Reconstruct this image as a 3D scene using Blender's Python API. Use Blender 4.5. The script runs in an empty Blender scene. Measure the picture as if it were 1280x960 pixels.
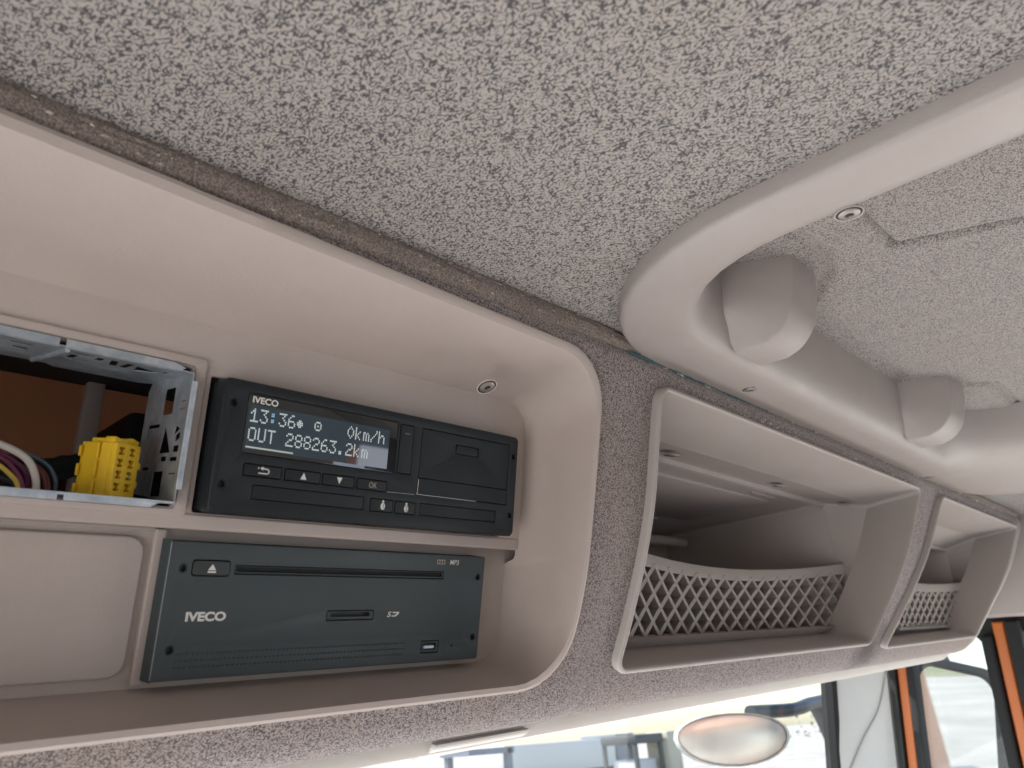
import bpy, bmesh, math, random
from mathutils import Vector, Matrix
random.seed(7)
SC = bpy.context.scene
COL = SC.collection
R = math.radians

# ------------------------------------------------------------------ camera, world, sun, exposure
# the truck stands on sloping ground, nose up and leaning a little
TILT = Matrix(((0.99729093, -0.00307336, -0.07349394, 0), (-0.00307336, 0.99651336, -0.08337677, 0), (0.07349394, 0.08337677, 0.99380428, 0), (0, 0, 0, 1)))
cam_d = bpy.data.cameras.new('camera')
cam = bpy.data.objects.new('camera', cam_d); COL.objects.link(cam)
SC.camera = cam
rt = Vector((0.69621932, -0.71531317, -0.06004779))
dn = Vector((0.19510976, 0.26907545, -0.94314929))
fw = Vector((0.69080449, 0.64492285, 0.3269001))
CM = Matrix.Identity(4)
for i in range(3):
    CM[i][0] = rt[i]; CM[i][1] = -dn[i]; CM[i][2] = -fw[i]
CM[0][3], CM[1][3], CM[2][3] = -.1415, -.3107, -.0620
cam.matrix_world = TILT @ CM
cam_d.sensor_width = 36; cam_d.lens = 949.2526 * 36 / 1280
cam_d.clip_start = .01; cam_d.clip_end = 9000
cam_d.dof.use_dof = True; cam_d.dof.focus_distance = .46; cam_d.dof.aperture_fstop = 15

W = bpy.data.worlds.new('World'); SC.world = W; W.use_nodes = True
wn = W.node_tree.nodes; wl = W.node_tree.links
bg = wn['Background']
sky = wn.new('ShaderNodeTexSky'); sky.sky_type = 'NISHITA'; sky.sun_disc = False
SUN_EL, SUN_AZ = 50, 335                         # azimuth clockwise from +Y: ahead and a little left of the cab
sky.sun_elevation = R(SUN_EL); sky.sun_rotation = R(SUN_AZ)
sky.air_density = 1.0; sky.dust_density = 1.0
wl.new(sky.outputs[0], bg.inputs[0]); bg.inputs[1].default_value = .15
sd = bpy.data.lights.new('sun', 'SUN'); sd.energy = 5.0; sd.angle = R(.5); sd.color = (1, .965, .92)
sun = bpy.data.objects.new('sun', sd); COL.objects.link(sun)
sv = Vector((math.sin(R(SUN_AZ)) * math.cos(R(SUN_EL)), math.cos(R(SUN_AZ)) * math.cos(R(SUN_EL)), math.sin(R(SUN_EL))))
sun.rotation_euler = (-sv).to_track_quat('-Z', 'Y').to_euler()
OUT = {sun, cam}

def area(name, loc, aim, sx, sy, power, color=(1, 1, 1)):
    d = bpy.data.lights.new(name, 'AREA'); d.shape = 'RECTANGLE'; d.size = sx; d.size_y = sy
    d.energy = power; d.color = color
    o = bpy.data.objects.new(name, d); COL.objects.link(o)
    v = Vector(aim) - Vector(loc)
    o.matrix_world = Matrix.Translation(loc) @ v.to_track_quat('-Z', 'Z').to_matrix().to_4x4()
    return o
# daylight coming in at the windows of the cab
area('windscreen_light', (.15, .24, -.62), (.15, -.45, .02), 1.7, .55, 3.0, (.97, .985, 1))
area('driver_window_light', (-.82, -.34, -.52), (.2, -.05, .05), .85, .46, 2.2, (1, .985, .96))
area('passenger_window_light', (1.24, -.36, -.52), (.4, -.1, .05), .8, .46, 1.8, (1, .985, .95))

area('rear_window_light', (1.085, -1.262, -.245), (1.085, 0, -.245), .35, .49, .75, (.60, .82, 1))

SC.view_settings.view_transform = 'Standard'; SC.view_settings.look = 'None'
SC.view_settings.exposure = 1.08; SC.view_settings.gamma = 1
SC.cycles.use_denoising = True
try:
    SC.cycles.denoiser = 'OPENIMAGEDENOISE'; SC.cycles.denoising_prefilter = 'ACCURATE'
except Exception: pass
SC.cycles.max_bounces = 8; SC.cycles.diffuse_bounces = 4; SC.cycles.glossy_bounces = 4
SC.cycles.transparent_max_bounces = 12
SC.cycles.sample_clamp_indirect = 4

# ------------------------------------------------------------------ materials
def mat(name, color, rough=.5, metal=0, spec=.5, emit=None, estr=1.0, coat=0):
    m = bpy.data.materials.new(name); m.use_nodes = True
    b = m.node_tree.nodes['Principled BSDF']
    b.inputs['Base Color'].default_value = (*color, 1)
    b.inputs['Roughness'].default_value = rough
    b.inputs['Metallic'].default_value = metal
    b.inputs['Specular IOR Level'].default_value = spec
    if coat: b.inputs['Coat Weight'].default_value = coat; b.inputs['Coat Roughness'].default_value = .03
    if emit:
        b.inputs['Emission Color'].default_value = (*emit, 1); b.inputs['Emission Strength'].default_value = estr
    return m
class G:
    """small node-graph helper"""
    def __init__(s, m): s.t = m.node_tree; s.b = s.t.nodes['Principled BSDF']; s.tc = s.t.nodes.new('ShaderNodeTexCoord')
    def co(s): return s.tc.outputs['Object']
    def n(s, typ, **kw):
        x = s.t.nodes.new(typ)
        for k, v in kw.items():
            if k.startswith('_'): setattr(x, k[1:], v)
            else: x.inputs[k.replace('__', ' ')].default_value = v
        return x
    def l(s, a, b): s.t.links.new(a, b)
    def noise(s, scale, detail=2, rough=.5, dist=0, vec=None):
        x = s.n('ShaderNodeTexNoise', Scale=scale, Detail=detail, Roughness=rough, Distortion=dist)
        s.l(vec or s.co(), x.inputs['Vector']); return x.outputs['Fac']
    def ramp(s, fac, stops):
        x = s.t.nodes.new('ShaderNodeValToRGB'); e = x.color_ramp.elements
        while len(e) < len(stops): e.new(.5)
        for i, (p, c) in enumerate(stops): e[i].position = p; e[i].color = (*c, 1) if len(c) == 3 else c
        s.l(fac, x.inputs[0]); return x.outputs[0]
    def mix(s, fac, a, b, mode='MIX'):
        x = s.t.nodes.new('ShaderNodeMix'); x.data_type = 'RGBA'; x.blend_type = mode
        for sock, v in ((x.inputs[0], fac), (x.inputs[6], a), (x.inputs[7], b)):
            if isinstance(v, (int, float)): sock.default_value = v
            elif isinstance(v, tuple): sock.default_value = (*v, 1)
            else: s.l(v, sock)
        return x.outputs[2]
    def bump(s, h, strength=.2, dist=.001):
        x = s.n('ShaderNodeBump', Strength=strength, Distance=dist); s.l(h, x.inputs['Height'])
        s.l(x.outputs[0], s.b.inputs['Normal']); return x
    def color(s, c): s.l(c, s.b.inputs['Base Color'])
    def rough(s, c): s.l(c, s.b.inputs['Roughness'])

def plastic(name, col, rough, grain=1400, gs=.25, dirt=.12, dirtcol=(.25, .2, .15), spec=.5):
    m = mat(name, col, rough, spec=spec); g = G(m)
    big = g.noise(9, 4, .6)
    c = g.mix(g.ramp(big, [(.45, (0, 0, 0)), (.8, (dirt,) * 3)]), col, dirtcol)
    sm = g.noise(60, 3, .6)
    c = g.mix(g.ramp(sm, [(.35, (.0,) * 3), (.75, (.10,) * 3)]), c, tuple(min(1, x * 1.25) for x in col))
    g.color(c)
    v = g.n('ShaderNodeTexVoronoi', Scale=grain); g.l(g.co(), v.inputs['Vector'])
    g.bump(v.outputs['Distance'], gs, .0004)
    g.rough(g.ramp(g.noise(25, 3), [(.3, (rough - .06,) * 3), (.7, (rough + .08,) * 3)]))
    return m
BEIGE = plastic('beige_plastic', (.475, .400, .365), .48)
BEIGE2 = plastic('grey_beige_plastic', (.39, .345, .322), .46)
BEIGE3 = plastic('pocket_inner_plastic', (.42, .37, .348), .5)
PALE = plastic('pale_header_plastic', (.60, .57, .53), .5, dirt=.05)
PILL = plastic('pillar_plastic', (.52, .53, .52), .55, dirt=.05)
NETM = plastic('net_plastic', (.34, .30, .275), .42)
HATCHP = plastic('hatch_plastic', (.345, .302, .282), .46)

def fabric(name, light, dark, scale, thr, soft, fuzz, stain=.25, aniso=(1, 1, 1), staincol=(.30, .22, .14), light2=None):
    m = mat(name, light, .95, spec=.15); g = G(m)
    mp = g.n('ShaderNodeMapping', _vector_type='POINT'); mp.inputs['Scale'].default_value = aniso
    mp.inputs['Rotation'].default_value = (0, 0, R(33))
    g.l(g.co(), mp.inputs['Vector'])
    w = g.noise(scale, .6, .4, .35, mp.outputs[0])
    sb = g.n('ShaderNodeMath', _operation='SUBTRACT'); g.l(w, sb.inputs[0]); sb.inputs[1].default_value = thr
    ab = g.n('ShaderNodeMath', _operation='ABSOLUTE'); g.l(sb.outputs[0], ab.inputs[0])
    line = g.ramp(ab.outputs[0], [(soft * .75, (1, 1, 1)), (soft * 1.5, (0, 0, 0))])
    brk = g.ramp(g.noise(scale * 1.15, .5, .4, 0), [(.34, (0, 0, 0)), (.43, (1, 1, 1))])
    f = g.mix(1.0, line, brk, 'MULTIPLY')
    lt = g.mix(g.ramp(g.noise(scale * 2.6, 2), [(.3, (0,) * 3), (.7, (1,) * 3)]), tuple(x * .80 for x in light), tuple(min(1, x * 1.12) for x in light))
    dk = g.mix(g.ramp(g.noise(scale * 2.2, 2), [(.3, (0,) * 3), (.7, (1,) * 3)]), tuple(x * .75 for x in dark), tuple(x * 1.35 for x in dark))
    c = g.mix(f, lt, dk)
    st = g.noise(5.5, 5, .65)
    c = g.mix(g.ramp(st, [(.50, (0,) * 3), (.72, (stain,) * 3)]), c, staincol)
    g.color(c)
    h = g.n('ShaderNodeMath', _operation='ADD'); g.l(w, h.inputs[0]); g.l(g.noise(scale * 3, 2), h.inputs[1])
    g.bump(h.outputs[0], fuzz, .0008)
    m.node_tree.nodes['Principled BSDF'].inputs['Sheen Weight'].default_value = .15
    return m
CEILF = fabric('headliner_fabric', (.368, .333, .305), (.062, .058, .065), 680, .50, .062, .35, stain=.10, aniso=(1, .62, 1))
CONSF = fabric('console_fabric', (.40, .34, .32), (.082, .070, .077), 980, .50, .075, .5, stain=.25, aniso=(.8, 1, 1))
HATF = fabric('hatch_fabric', (.37, .33, .30), (.12, .105, .108), 760, .50, .068, .4, stain=.12)
g = G(CONSF); bc = g.b.inputs['Base Color'].links[0].from_socket
vd = g.n('ShaderNodeVectorMath', _operation='DISTANCE'); g.l(g.co(), vd.inputs[0]); vd.inputs[1].default_value = (.715, .005, -.088)
dn_ = g.n('ShaderNodeMath', _operation='MULTIPLY_ADD'); g.l(g.noise(45, 3), dn_.inputs[0]); dn_.inputs[1].default_value = .05; g.l(vd.outputs['Value'], dn_.inputs[2])
g.color(g.mix(g.ramp(dn_.outputs[0], [(.035, (.75,) * 3), (.075, (0,) * 3)]), bc, (.045, .038, .04)))
EDGEF = fabric('frayed_edge_fabric', (.37, .30, .26), (.17, .135, .12), 900, .50, .09, .9, stain=.5, staincol=(.16, .115, .08))
BLACK = plastic('black_plastic', (.0105, .0145, .0175), .40, grain=2600, gs=.18, dirt=.08, dirtcol=(.07, .07, .068), spec=.32)
BLACK2 = plastic('black_button_plastic', (.009, .012, .0145), .38, grain=3000, gs=.1, dirt=.05, spec=.32)
RADIO = plastic('charcoal_plastic', (.040, .053, .058), .5, grain=2600, gs=.14, dirt=.10, dirtcol=(.10, .10, .095))
RADIO2 = plastic('charcoal_button_plastic', (.025, .031, .033), .42, grain=2600, gs=.1, dirt=.04)
DARK = mat('dark_gap', (.006, .007, .008), .7)
RUBBER = mat('black_rubber', (.012, .013, .014), .75)
GLASSK = mat('display_glass', (.004, .005, .006), .03)
GLASSK.node_tree.nodes['Principled BSDF'].inputs['IOR'].default_value = 1.75
LCD = mat('lcd_background', (.008, .016, .024), .03, emit=(.015, .045, .070), estr=.14)
LCD.node_tree.nodes['Principled BSDF'].inputs['IOR'].default_value = 1.75
LCDT = mat('lcd_segments', (.3, .33, .33), .3, emit=(.62, .70, .70), estr=.27)
LCDB = mat('lcd_blue_segments', (.1, .2, .3), .3, emit=(.25, .45, .62), estr=.35)
PRINT = mat('white_print', (.70, .68, .64), .6)
PRINTD = mat('dim_print', (.42, .36, .28), .6)
ORANGE = plastic('orange_paint', (.60, .17, .045), .35, grain=300, gs=.02, dirt=.2)
YELLOW = plastic('yellow_connector_plastic', (.80, .50, .02), .42, grain=1500, gs=.05, dirt=.12, dirtcol=(.45, .30, .10))
STEEL = mat('galvanised_steel', (.52, .56, .60), .42, metal=.75); g = G(STEEL)
g.color(g.ramp(g.noise(140, 4, .6), [(.3, (.40, .45, .50)), (.7, (.62, .66, .70))])); g.rough(g.ramp(g.noise(60, 3), [(.3, (.34,) * 3), (.7, (.55,) * 3)]))
g.bump(g.noise(300, 3), .1, .0005)
SCREW = mat('screw_steel', (.30, .275, .25), .42, metal=.7)
TEAL = mat('teal_residue', (.025, .11, .13), .7)
LINT = mat('pale_lint', (.62, .56, .48), .9)
STAIN = mat('brown_scuff', (.30, .22, .13), .7)

def glass_mat(name, tint=(.96, .98, .97)):
    m = bpy.data.materials.new(name); m.use_nodes = True; t = m.node_tree; t.nodes.clear()
    o = t.nodes.new('ShaderNodeOutputMaterial'); tr = t.nodes.new('ShaderNodeBsdfTransparent'); gl = t.nodes.new('ShaderNodeBsdfGlossy')
    tr.inputs[0].default_value = (*tint, 1); gl.inputs['Roughness'].default_value = .02
    fa = t.nodes.new('ShaderNodeLayerWeight'); fa.inputs[0].default_value = .5; pw = t.nodes.new('ShaderNodeMath'); pw.operation = 'POWER'; pw.inputs[1].default_value = 5; fr = t.nodes.new('ShaderNodeMath'); fr.operation = 'MULTIPLY_ADD'; fr.inputs[1].default_value = .7; fr.inputs[2].default_value = .035; t.links.new(fa.outputs['Facing'], pw.inputs[0]); t.links.new(pw.outputs[0], fr.inputs[0]); mx = t.nodes.new('ShaderNodeMixShader')
    t.links.new(fr.outputs[0], mx.inputs[0]); t.links.new(tr.outputs[0], mx.inputs[1]); t.links.new(gl.outputs[0], mx.inputs[2]); t.links.new(mx.outputs[0], o.inputs[0])
    return m
GLASS = glass_mat('window_glass')
MIRROR = mat('mirror_silver', (.86, .88, .88), .025, metal=1)

# ------------------------------------------------------------------ helpers
def finish(o, parent=None, angle=38, smooth=True):
    me = o.data
    if smooth:
        for p in me.polygons: p.use_smooth = True
        me.set_sharp_from_angle(angle=R(angle))
    COL.objects.link(o)
    if parent is not None: o.parent = parent
    return o
def mk(name, verts, faces, m, parent=None, angle=38, smooth=True):
    me = bpy.data.meshes.new(name); me.from_pydata([tuple(v) for v in verts], [], faces); me.update()
    bm = bmesh.new(); bm.from_mesh(me); bmesh.ops.recalc_face_normals(bm, faces=bm.faces); bm.to_mesh(me); bm.free()
    if m: me.materials.append(m)
    return finish(bpy.data.objects.new(name, me), parent, angle, smooth)
def bmk(name, bm, m, parent=None, angle=38, recalc=True):
    if recalc: bmesh.ops.recalc_face_normals(bm, faces=bm.faces)
    me = bpy.data.meshes.new(name); bm.to_mesh(me); bm.free(); me.materials.append(m)
    return finish(bpy.data.objects.new(name, me), parent, angle)
def tag(o, label=None, cat=None, group=None, kind=None):
    if label: o['label'] = label
    if cat: o['category'] = cat
    if group: o['group'] = group
    if kind: o['kind'] = kind
    return o
def empty(name, loc=(0, 0, 0)):
    o = bpy.data.objects.new(name, None); COL.objects.link(o); o.empty_display_size = .02; o.location = loc
    return o
def kid(o, p):
    o.parent = p; o.matrix_parent_inverse = Matrix.Translation(p.location).inverted(); return o
class Frame:
    """plane frame: x along the cab, v up the face, w out of the face towards the cab"""
    def __init__(s, o, tilt):
        s.o = Vector(o); s.x = Vector((1, 0, 0)); s.v = Vector((0, -math.sin(tilt), math.cos(tilt))); s.w = Vector((0, -math.cos(tilt), -math.sin(tilt)))
    def p(s, x, v, w=0): return s.o + s.x * x + s.v * v + s.w * w
    def m(s, w=0):
        M = Matrix.Identity(4); q = s.p(0, 0, w)
        for i in range(3): M[i][0] = s.x[i]; M[i][1] = s.v[i]; M[i][2] = s.w[i]; M[i][3] = q[i]
        return M
class FreeFrame(Frame):
    def __init__(s, o, x, v, w): s.o = Vector(o); s.x = Vector(x).normalized(); s.v = Vector(v).normalized(); s.w = Vector(w).normalized()
mm = .001
FA = Frame((0, 0, 0), .1723)                      # tachograph face
FB = Frame((-.008, .0253, -.0668), .1966)         # radio face
def rrect(x0, v0, x1, v1, r=0, n=4):
    if r <= 0: return [(x0, v0), (x1, v0), (x1, v1), (x0, v1)]
    out = []
    for cx, cy, a in ((x1 - r, v0 + r, -90), (x1 - r, v1 - r, 0), (x0 + r, v1 - r, 90), (x0 + r, v0 + r, 180)):
        for i in range(n + 1):
            t = R(a + 90 * i / n); out.append((cx + r * math.cos(t), cy + r * math.sin(t)))
    return out
DG = None
def curve_mesh(cu, name):
    o = bpy.data.objects.new(name, cu); COL.objects.link(o)
    dg = bpy.context.evaluated_depsgraph_get(); dg.update()
    me = bpy.data.meshes.new_from_object(o.evaluated_get(dg))
    bpy.data.objects.remove(o); bpy.data.curves.remove(cu); me.name = name
    return me
def plate(name, fr, outer, holes, w0, w1, m, parent=None, bev=0.0, unit=mm, res=2):
    """solid plate cut from an outline with holes, from depth w0 to w1 (in units) on a frame"""
    cu = bpy.data.curves.new(name, 'CURVE'); cu.dimensions = '2D'; cu.fill_mode = 'BOTH'
    for pts in [outer] + list(holes):
        sp = cu.splines.new('POLY'); sp.points.add(len(pts) - 1); sp.use_cyclic_u = True
        for q, (x, y) in zip(sp.points, pts): q.co = (x * unit * 100, y * unit * 100, 0, 1)
    th = (w1 - w0) * unit * 100; b = min(bev * unit * 100, th * .49)
    cu.extrude = th / 2 - b; cu.bevel_depth = b; cu.bevel_resolution = res; cu.offset = -b
    me = curve_mesh(cu, name)
    M = fr.m((w0 + w1) / 2 * unit) @ Matrix.Diagonal((.01, .01, .01, 1))
    me.transform(M); me.materials.clear(); me.materials.append(m)
    bm = bmesh.new(); bm.from_mesh(me); bmesh.ops.remove_doubles(bm, verts=bm.verts, dist=1e-6)
    bmesh.ops.recalc_face_normals(bm, faces=bm.faces); bm.to_mesh(me); bm.free()
    return finish(bpy.data.objects.new(name, me), parent, 30)
def text(name, fr, s, x, v, h, m, parent=None, w=.05, sx=1.0, bold=0.0, shear=0.0, align='LEFT', unit=mm):
    cu = bpy.data.curves.new(name, 'FONT'); cu.body = s; cu.size = 10; cu.offset = bold; cu.shear = shear; cu.align_x = align; cu.extrude = .02
    me = curve_mesh(cu, name)
    k = h * unit / (10 * .70)
    M = fr.m(w * unit) @ Matrix.Translation((x * unit, v * unit, 0)) @ Matrix.Diagonal((k * sx, k, k * .2, 1))
    me.transform(M); me.materials.clear(); me.materials.append(m)
    return finish(bpy.data.objects.new(name, me), parent, smooth=False)
def tube_bm(bm, pts, r, n=8):
    P = [Vector(p) for p in pts]; rings = []
    up = Vector((.3, .2, 1)).normalized()
    for i, p in enumerate(P):
        t = (P[min(i + 1, len(P) - 1)] - P[max(i - 1, 0)]).normalized()
        a = t.cross(up).normalized(); b = t.cross(a).normalized()
        rr = r[i] if isinstance(r, (list, tuple)) else r
        rings.append([bm.verts.new(p + (a * math.cos(2 * math.pi * k / n) + b * math.sin(2 * math.pi * k / n)) * rr) for k in range(n)])
    for q0, q1 in zip(rings, rings[1:]):
        for k in range(n): bm.faces.new((q0[k], q0[(k + 1) % n], q1[(k + 1) % n], q1[k]))
    bm.faces.new(rings[0][::-1]); bm.faces.new(rings[-1])
def cat(pts, n=8):
    P = [Vector(p) for p in pts]; P = [2 * P[0] - P[1]] + P + [2 * P[-1] - P[-2]]; out = []
    for i in range(1, len(P) - 2):
        for k in range(n):
            t = k / n; a, b, c, d = P[i - 1:i + 3]
            out.append(.5 * ((2 * b) + (c - a) * t + (2 * a - 5 * b + 4 * c - d) * t * t + (3 * b - a - 3 * c + d) * t ** 3))
    out.append(P[-2]); return out
def tube(name, pts, r, m, parent=None, n=8, smooth=6):
    bm = bmesh.new(); tube_bm(bm, cat(pts, smooth) if smooth else pts, r, n); return bmk(name, bm, m, parent)
def box_bm(bm, fr, x0, v0, w0, x1, v1, w1):
    vs = [bm.verts.new(fr.p(x, v, w)) for w in (w0, w1) for x, v in ((x0, v0), (x1, v0), (x1, v1), (x0, v1))]
    for f in ((0, 1, 2, 3), (4, 5, 6, 7), (0, 1, 5, 4), (1, 2, 6, 5), (2, 3, 7, 6), (3, 0, 4, 7)): bm.faces.new([vs[i] for i in f])
WORLDF = FreeFrame((0, 0, 0), (1, 0, 0), (0, 1, 0), (0, 0, 1))
def box(name, p0, p1, m, parent=None, bev=0, fr=WORLDF):
    bm = bmesh.new(); box_bm(bm, fr, *p0, *p1)
    bmesh.ops.recalc_face_normals(bm, faces=bm.faces)
    if bev: bmesh.ops.bevel(bm, geom=list(bm.edges), offset=bev, segments=2, affect='EDGES', profile=.5)
    return bmk(name, bm, m, parent, 30)
def loft(name, rings, m, parent=None, cap0=False, cap1=False, angle=38, closed=True):
    n = len(rings[0]); V = [p for r in rings for p in r]; F = []
    for i in range(len(rings) - 1):
        for k in range(n if closed else n - 1):
            F.append((i * n + k, i * n + (k + 1) % n, (i + 1) * n + (k + 1) % n, (i + 1) * n + k))
    if cap0: F.append(tuple(range(n))[::-1])
    if cap1: F.append(tuple((len(rings) - 1) * n + k for k in range(n)))
    return mk(name, V, F, m, parent, angle)
def poly_prism(name, pts3, off, m, parent=None, bev=0):
    """closed polygon of 3D points swept by the vector off"""
    bm = bmesh.new(); a = [bm.verts.new(p) for p in pts3]; b = [bm.verts.new(Vector(p) + Vector(off)) for p in pts3]; n = len(a)
    bm.faces.new(a); bm.faces.new(b[::-1])
    for k in range(n): bm.faces.new((a[k], b[k], b[(k + 1) % n], a[(k + 1) % n]))
    bmesh.ops.recalc_face_normals(bm, faces=bm.faces)
    if bev: bmesh.ops.bevel(bm, geom=list(bm.edges), offset=bev, segments=2, affect='EDGES', profile=.5)
    return bmk(name, bm, m, parent, 30)
def sstep(t): t = max(0., min(1., t)); return t * t * (3 - 2 * t)
def interp(x, tab):
    if x <= tab[0][0]: return tab[0][1] + (x - tab[0][0]) * 1.0
    for (a, b), (c, d) in zip(tab, tab[1:]):
        if x <= c: return b + (d - b) * (x - a) / (c - a)
    return tab[-1][1] + (x - tab[-1][0])
def screw(name, at, normal, r, parent, dish=BEIGE2):
    """dished recess with a socket-head screw in it"""
    q = Vector(normal).normalized().to_track_quat('Z', 'Y').to_matrix()
    prof = [(.98, -.05), (.96, .03), (.90, .035), (.84, .006), (.70, .004)]
    V = [[Vector(at) + q @ Vector((math.cos(a) * p * r, math.sin(a) * p * r, h * r)) for a in [2 * math.pi * k / 20 for k in range(20)]] for p, h in prof]
    o = loft(name, V, dish, parent, cap1=True)
    V = [[Vector(at) + q @ Vector((math.cos(a) * p * r, math.sin(a) * p * r, .012 * r)) for a in [2 * math.pi * k / 20 for k in range(20)]] for p in (.84, .60)]
    loft('screw_gap_shade', V, DARK, o)  # flat dark ring painted as the shade inside the counterbore
    prof = [(.72, .0), (.70, .07), (.58, .12), (.30, .14), (.27, .04)]
    V = [[Vector(at) + q @ Vector((math.cos(a) * p * r, math.sin(a) * p * r, h * r)) for a in [2 * math.pi * k / 18 for k in range(18)]] for p, h in prof]
    h = loft('screw_head', V, SCREW, o)
    V = [[Vector(at) + q @ Vector((math.cos(a) * p * r, math.sin(a) * p * r, .07 * r)) for a in [2 * math.pi * k / 12 for k in range(12)]] for p in (.25, .05)]
    loft('screw_socket', V, DARK, o, cap1=True)
    return o

# ------------------------------------------------------------------ shape of the console face
PROF = cat([(-.0530, .1185, 0), (-.0575, .110, 0), (-.0560, .097, 0), (-.0495, .07, 0), (-.043, .04, 0), (-.036, .01, 0), (-.0285, -.02, 0), (-.0195, -.045, 0),
            (-.010, -.065, 0), (-.001, -.082, 0), (.009, -.096, 0), (.022, -.1045, 0), (.05, -.1085, 0)], 6)
PS = [0]
for a, b in zip(PROF, PROF[1:]): PS.append(PS[-1] + (b - a).length)
def at_s(s):
    s = max(0, min(PS[-1], s))
    for i in range(len(PS) - 1):
        if s <= PS[i + 1] + 1e-9:
            t = (s - PS[i]) / (PS[i + 1] - PS[i]); p = PROF[i].lerp(PROF[i + 1], t); d = (PROF[i + 1] - PROF[i]).normalized(); return p, d
def s_of_z(z):
    for i in range(len(PS) - 1):
        if PROF[i].y >= z >= PROF[i + 1].y: return PS[i] + (PS[i + 1] - PS[i]) * (PROF[i].y - z) / (PROF[i].y - PROF[i + 1].y)
    return 0 if z > 0 else PS[-1]
XB = [(-9, -9), (.40, .40), (.78, .70), (.852, .745), (1.214, 1.10), (1.5, 1.38)]
S_T, S_B = s_of_z(.097), s_of_z(-.082)
def droop(u): return .033 * max(0., u - .2)
def ceil_z(u, z): return z - droop(u)
def S(u, s, off=0, dy=0):
    p, d = at_s(s); y, z = p.x, p.y; t = max(-.1, min(1.15, (s - S_T) / (S_B - S_T)))
    x = u + (interp(u, XB) - u) * t
    k = sstep((z + .08) / .2)
    bul = .0065 * sstep((.03 - z) / .08) * (sstep((u - .222) / .03) * 1)
    ny, nz = d.y, -d.x                             # normal, turned towards the cab
    if ny > 0 and abs(ny) > abs(nz): ny, nz = -ny, -nz
    if nz > 0 and s > S_T: ny, nz = -ny, -nz
    if ny > 0: ny, nz = -ny, -nz
    return Vector((x, y + bul + ny * off + dy, z + nz * off - droop(u) * k))
def ring_us(u0, u1, s0, s1, r, nc=7, ns=14, ins=(0, 0, 0, 0)):
    """rounded rectangle in (u, s); ins = left, right, top, bottom insets"""
    u0 += ins[0]; u1 -= ins[1]; s0 += ins[2]; s1 -= ins[3]; out = []
    cs = ((u1 - r, s1 - r, 0), (u0 + r, s1 - r, 90), (u0 + r, s0 + r, 180), (u1 - r, s0 + r, 270))
    for i, (cu, cv, a) in enumerate(cs):
        arc = [(cu + r * math.cos(R(a + 90 * k / nc)), cv + r * math.sin(R(a + 90 * k / nc))) for k in range(nc + 1)]
        out += arc
        nx = cs[(i + 1) % 4]; b = (nx[0] + r * math.cos(R(nx[2])), nx[1] + r * math.sin(R(nx[2]))); a0 = arc[-1]
        out += [(a0[0] + (b[0] - a0[0]) * k / ns, a0[1] + (b[1] - a0[1]) * k / ns) for k in range(1, ns)]
    return out

# ================================================================== STRUCTURE
# ---- the ceiling with the opening for the roof hatch
ZC = .122
HX0, HX1, HY0, HY1, HR = .145, 1.06, -.62, -.054, .135
def hatch_ring(d, z, scale=(1, 1, 1, 1), nc=10, ns=16, r=None):
    """d = inset; scale multiplies it for left, right, back, front"""
    x0, x1, y0, y1 = HX0 + d * scale[0], HX1 - d * scale[1], HY0 + d * scale[2], HY1 - d * scale[3]
    r = max(.02, HR - d) if r is None else r; out = []
    cs = ((x1 - r, y1 - r, 0), (x0 + r, y1 - r, 90), (x0 + r, y0 + r, 180), (x1 - r, y0 + r, 270))
    for i, (cx, cy, a) in enumerate(cs):
        arc = [(cx + r * math.cos(R(a + 90 * k / nc)), cy + r * math.sin(R(a + 90 * k / nc))) for k in range(nc + 1)]
        out += arc; nx = cs[(i + 1) % 4]; b = (nx[0] + r * math.cos(R(nx[2])), nx[1] + r * math.sin(R(nx[2]))); a0 = arc[-1]
        out += [(a0[0] + (b[0] - a0[0]) * k / ns, a0[1] + (b[1] - a0[1]) * k / ns) for k in range(1, ns)]
    return [Vector((x, y, ceil_z(x, z))) for x, y in out]
inner = hatch_ring(.02, ZC, r=.12)
cx, cy = (HX0 + HX1) / 2, (HY0 + HY1) / 2
outer = []
CX0, CX1, CY0, CY1 = -.9, 1.36, -1.3, -.052
for p in inner:
    dx, dy = p.x - cx, p.y - cy
    # project each point outwards on the ceiling rectangle, side by side
    hx = (CX1 - cx) if dx > 0 else (cx - CX0); hy = (CY1 - cy) if dy > 0 else (cy - CY0)
    kx = abs(dx) / ((HX1 - HX0) / 2); ky = abs(dy) / ((HY1 - HY0) / 2); k = max(kx, ky)
    x = cx + dx / ((HX1 - HX0) / 2) / k * hx; y = cy + dy / ((HY1 - HY0) / 2) / k * hy
    outer.append(Vector((x, y, ceil_z(x, ZC))))
rings = []
for i in range(9):
    t = i / 8; rr = []
    for a, b in zip(inner, outer):
        q = a.lerp(b, t); q.z = ceil_z(q.x, ZC); rr.append(q)
    rings.append(rr)
lift = [Vector((p.x, p.y, p.z + .012)) for p in rings[-1]]
ceiling = loft('ceiling', rings + [lift], CEILF)
tag(ceiling, 'speckled beige and charcoal cloth headliner on the cab roof', None, None, 'structure')

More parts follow.
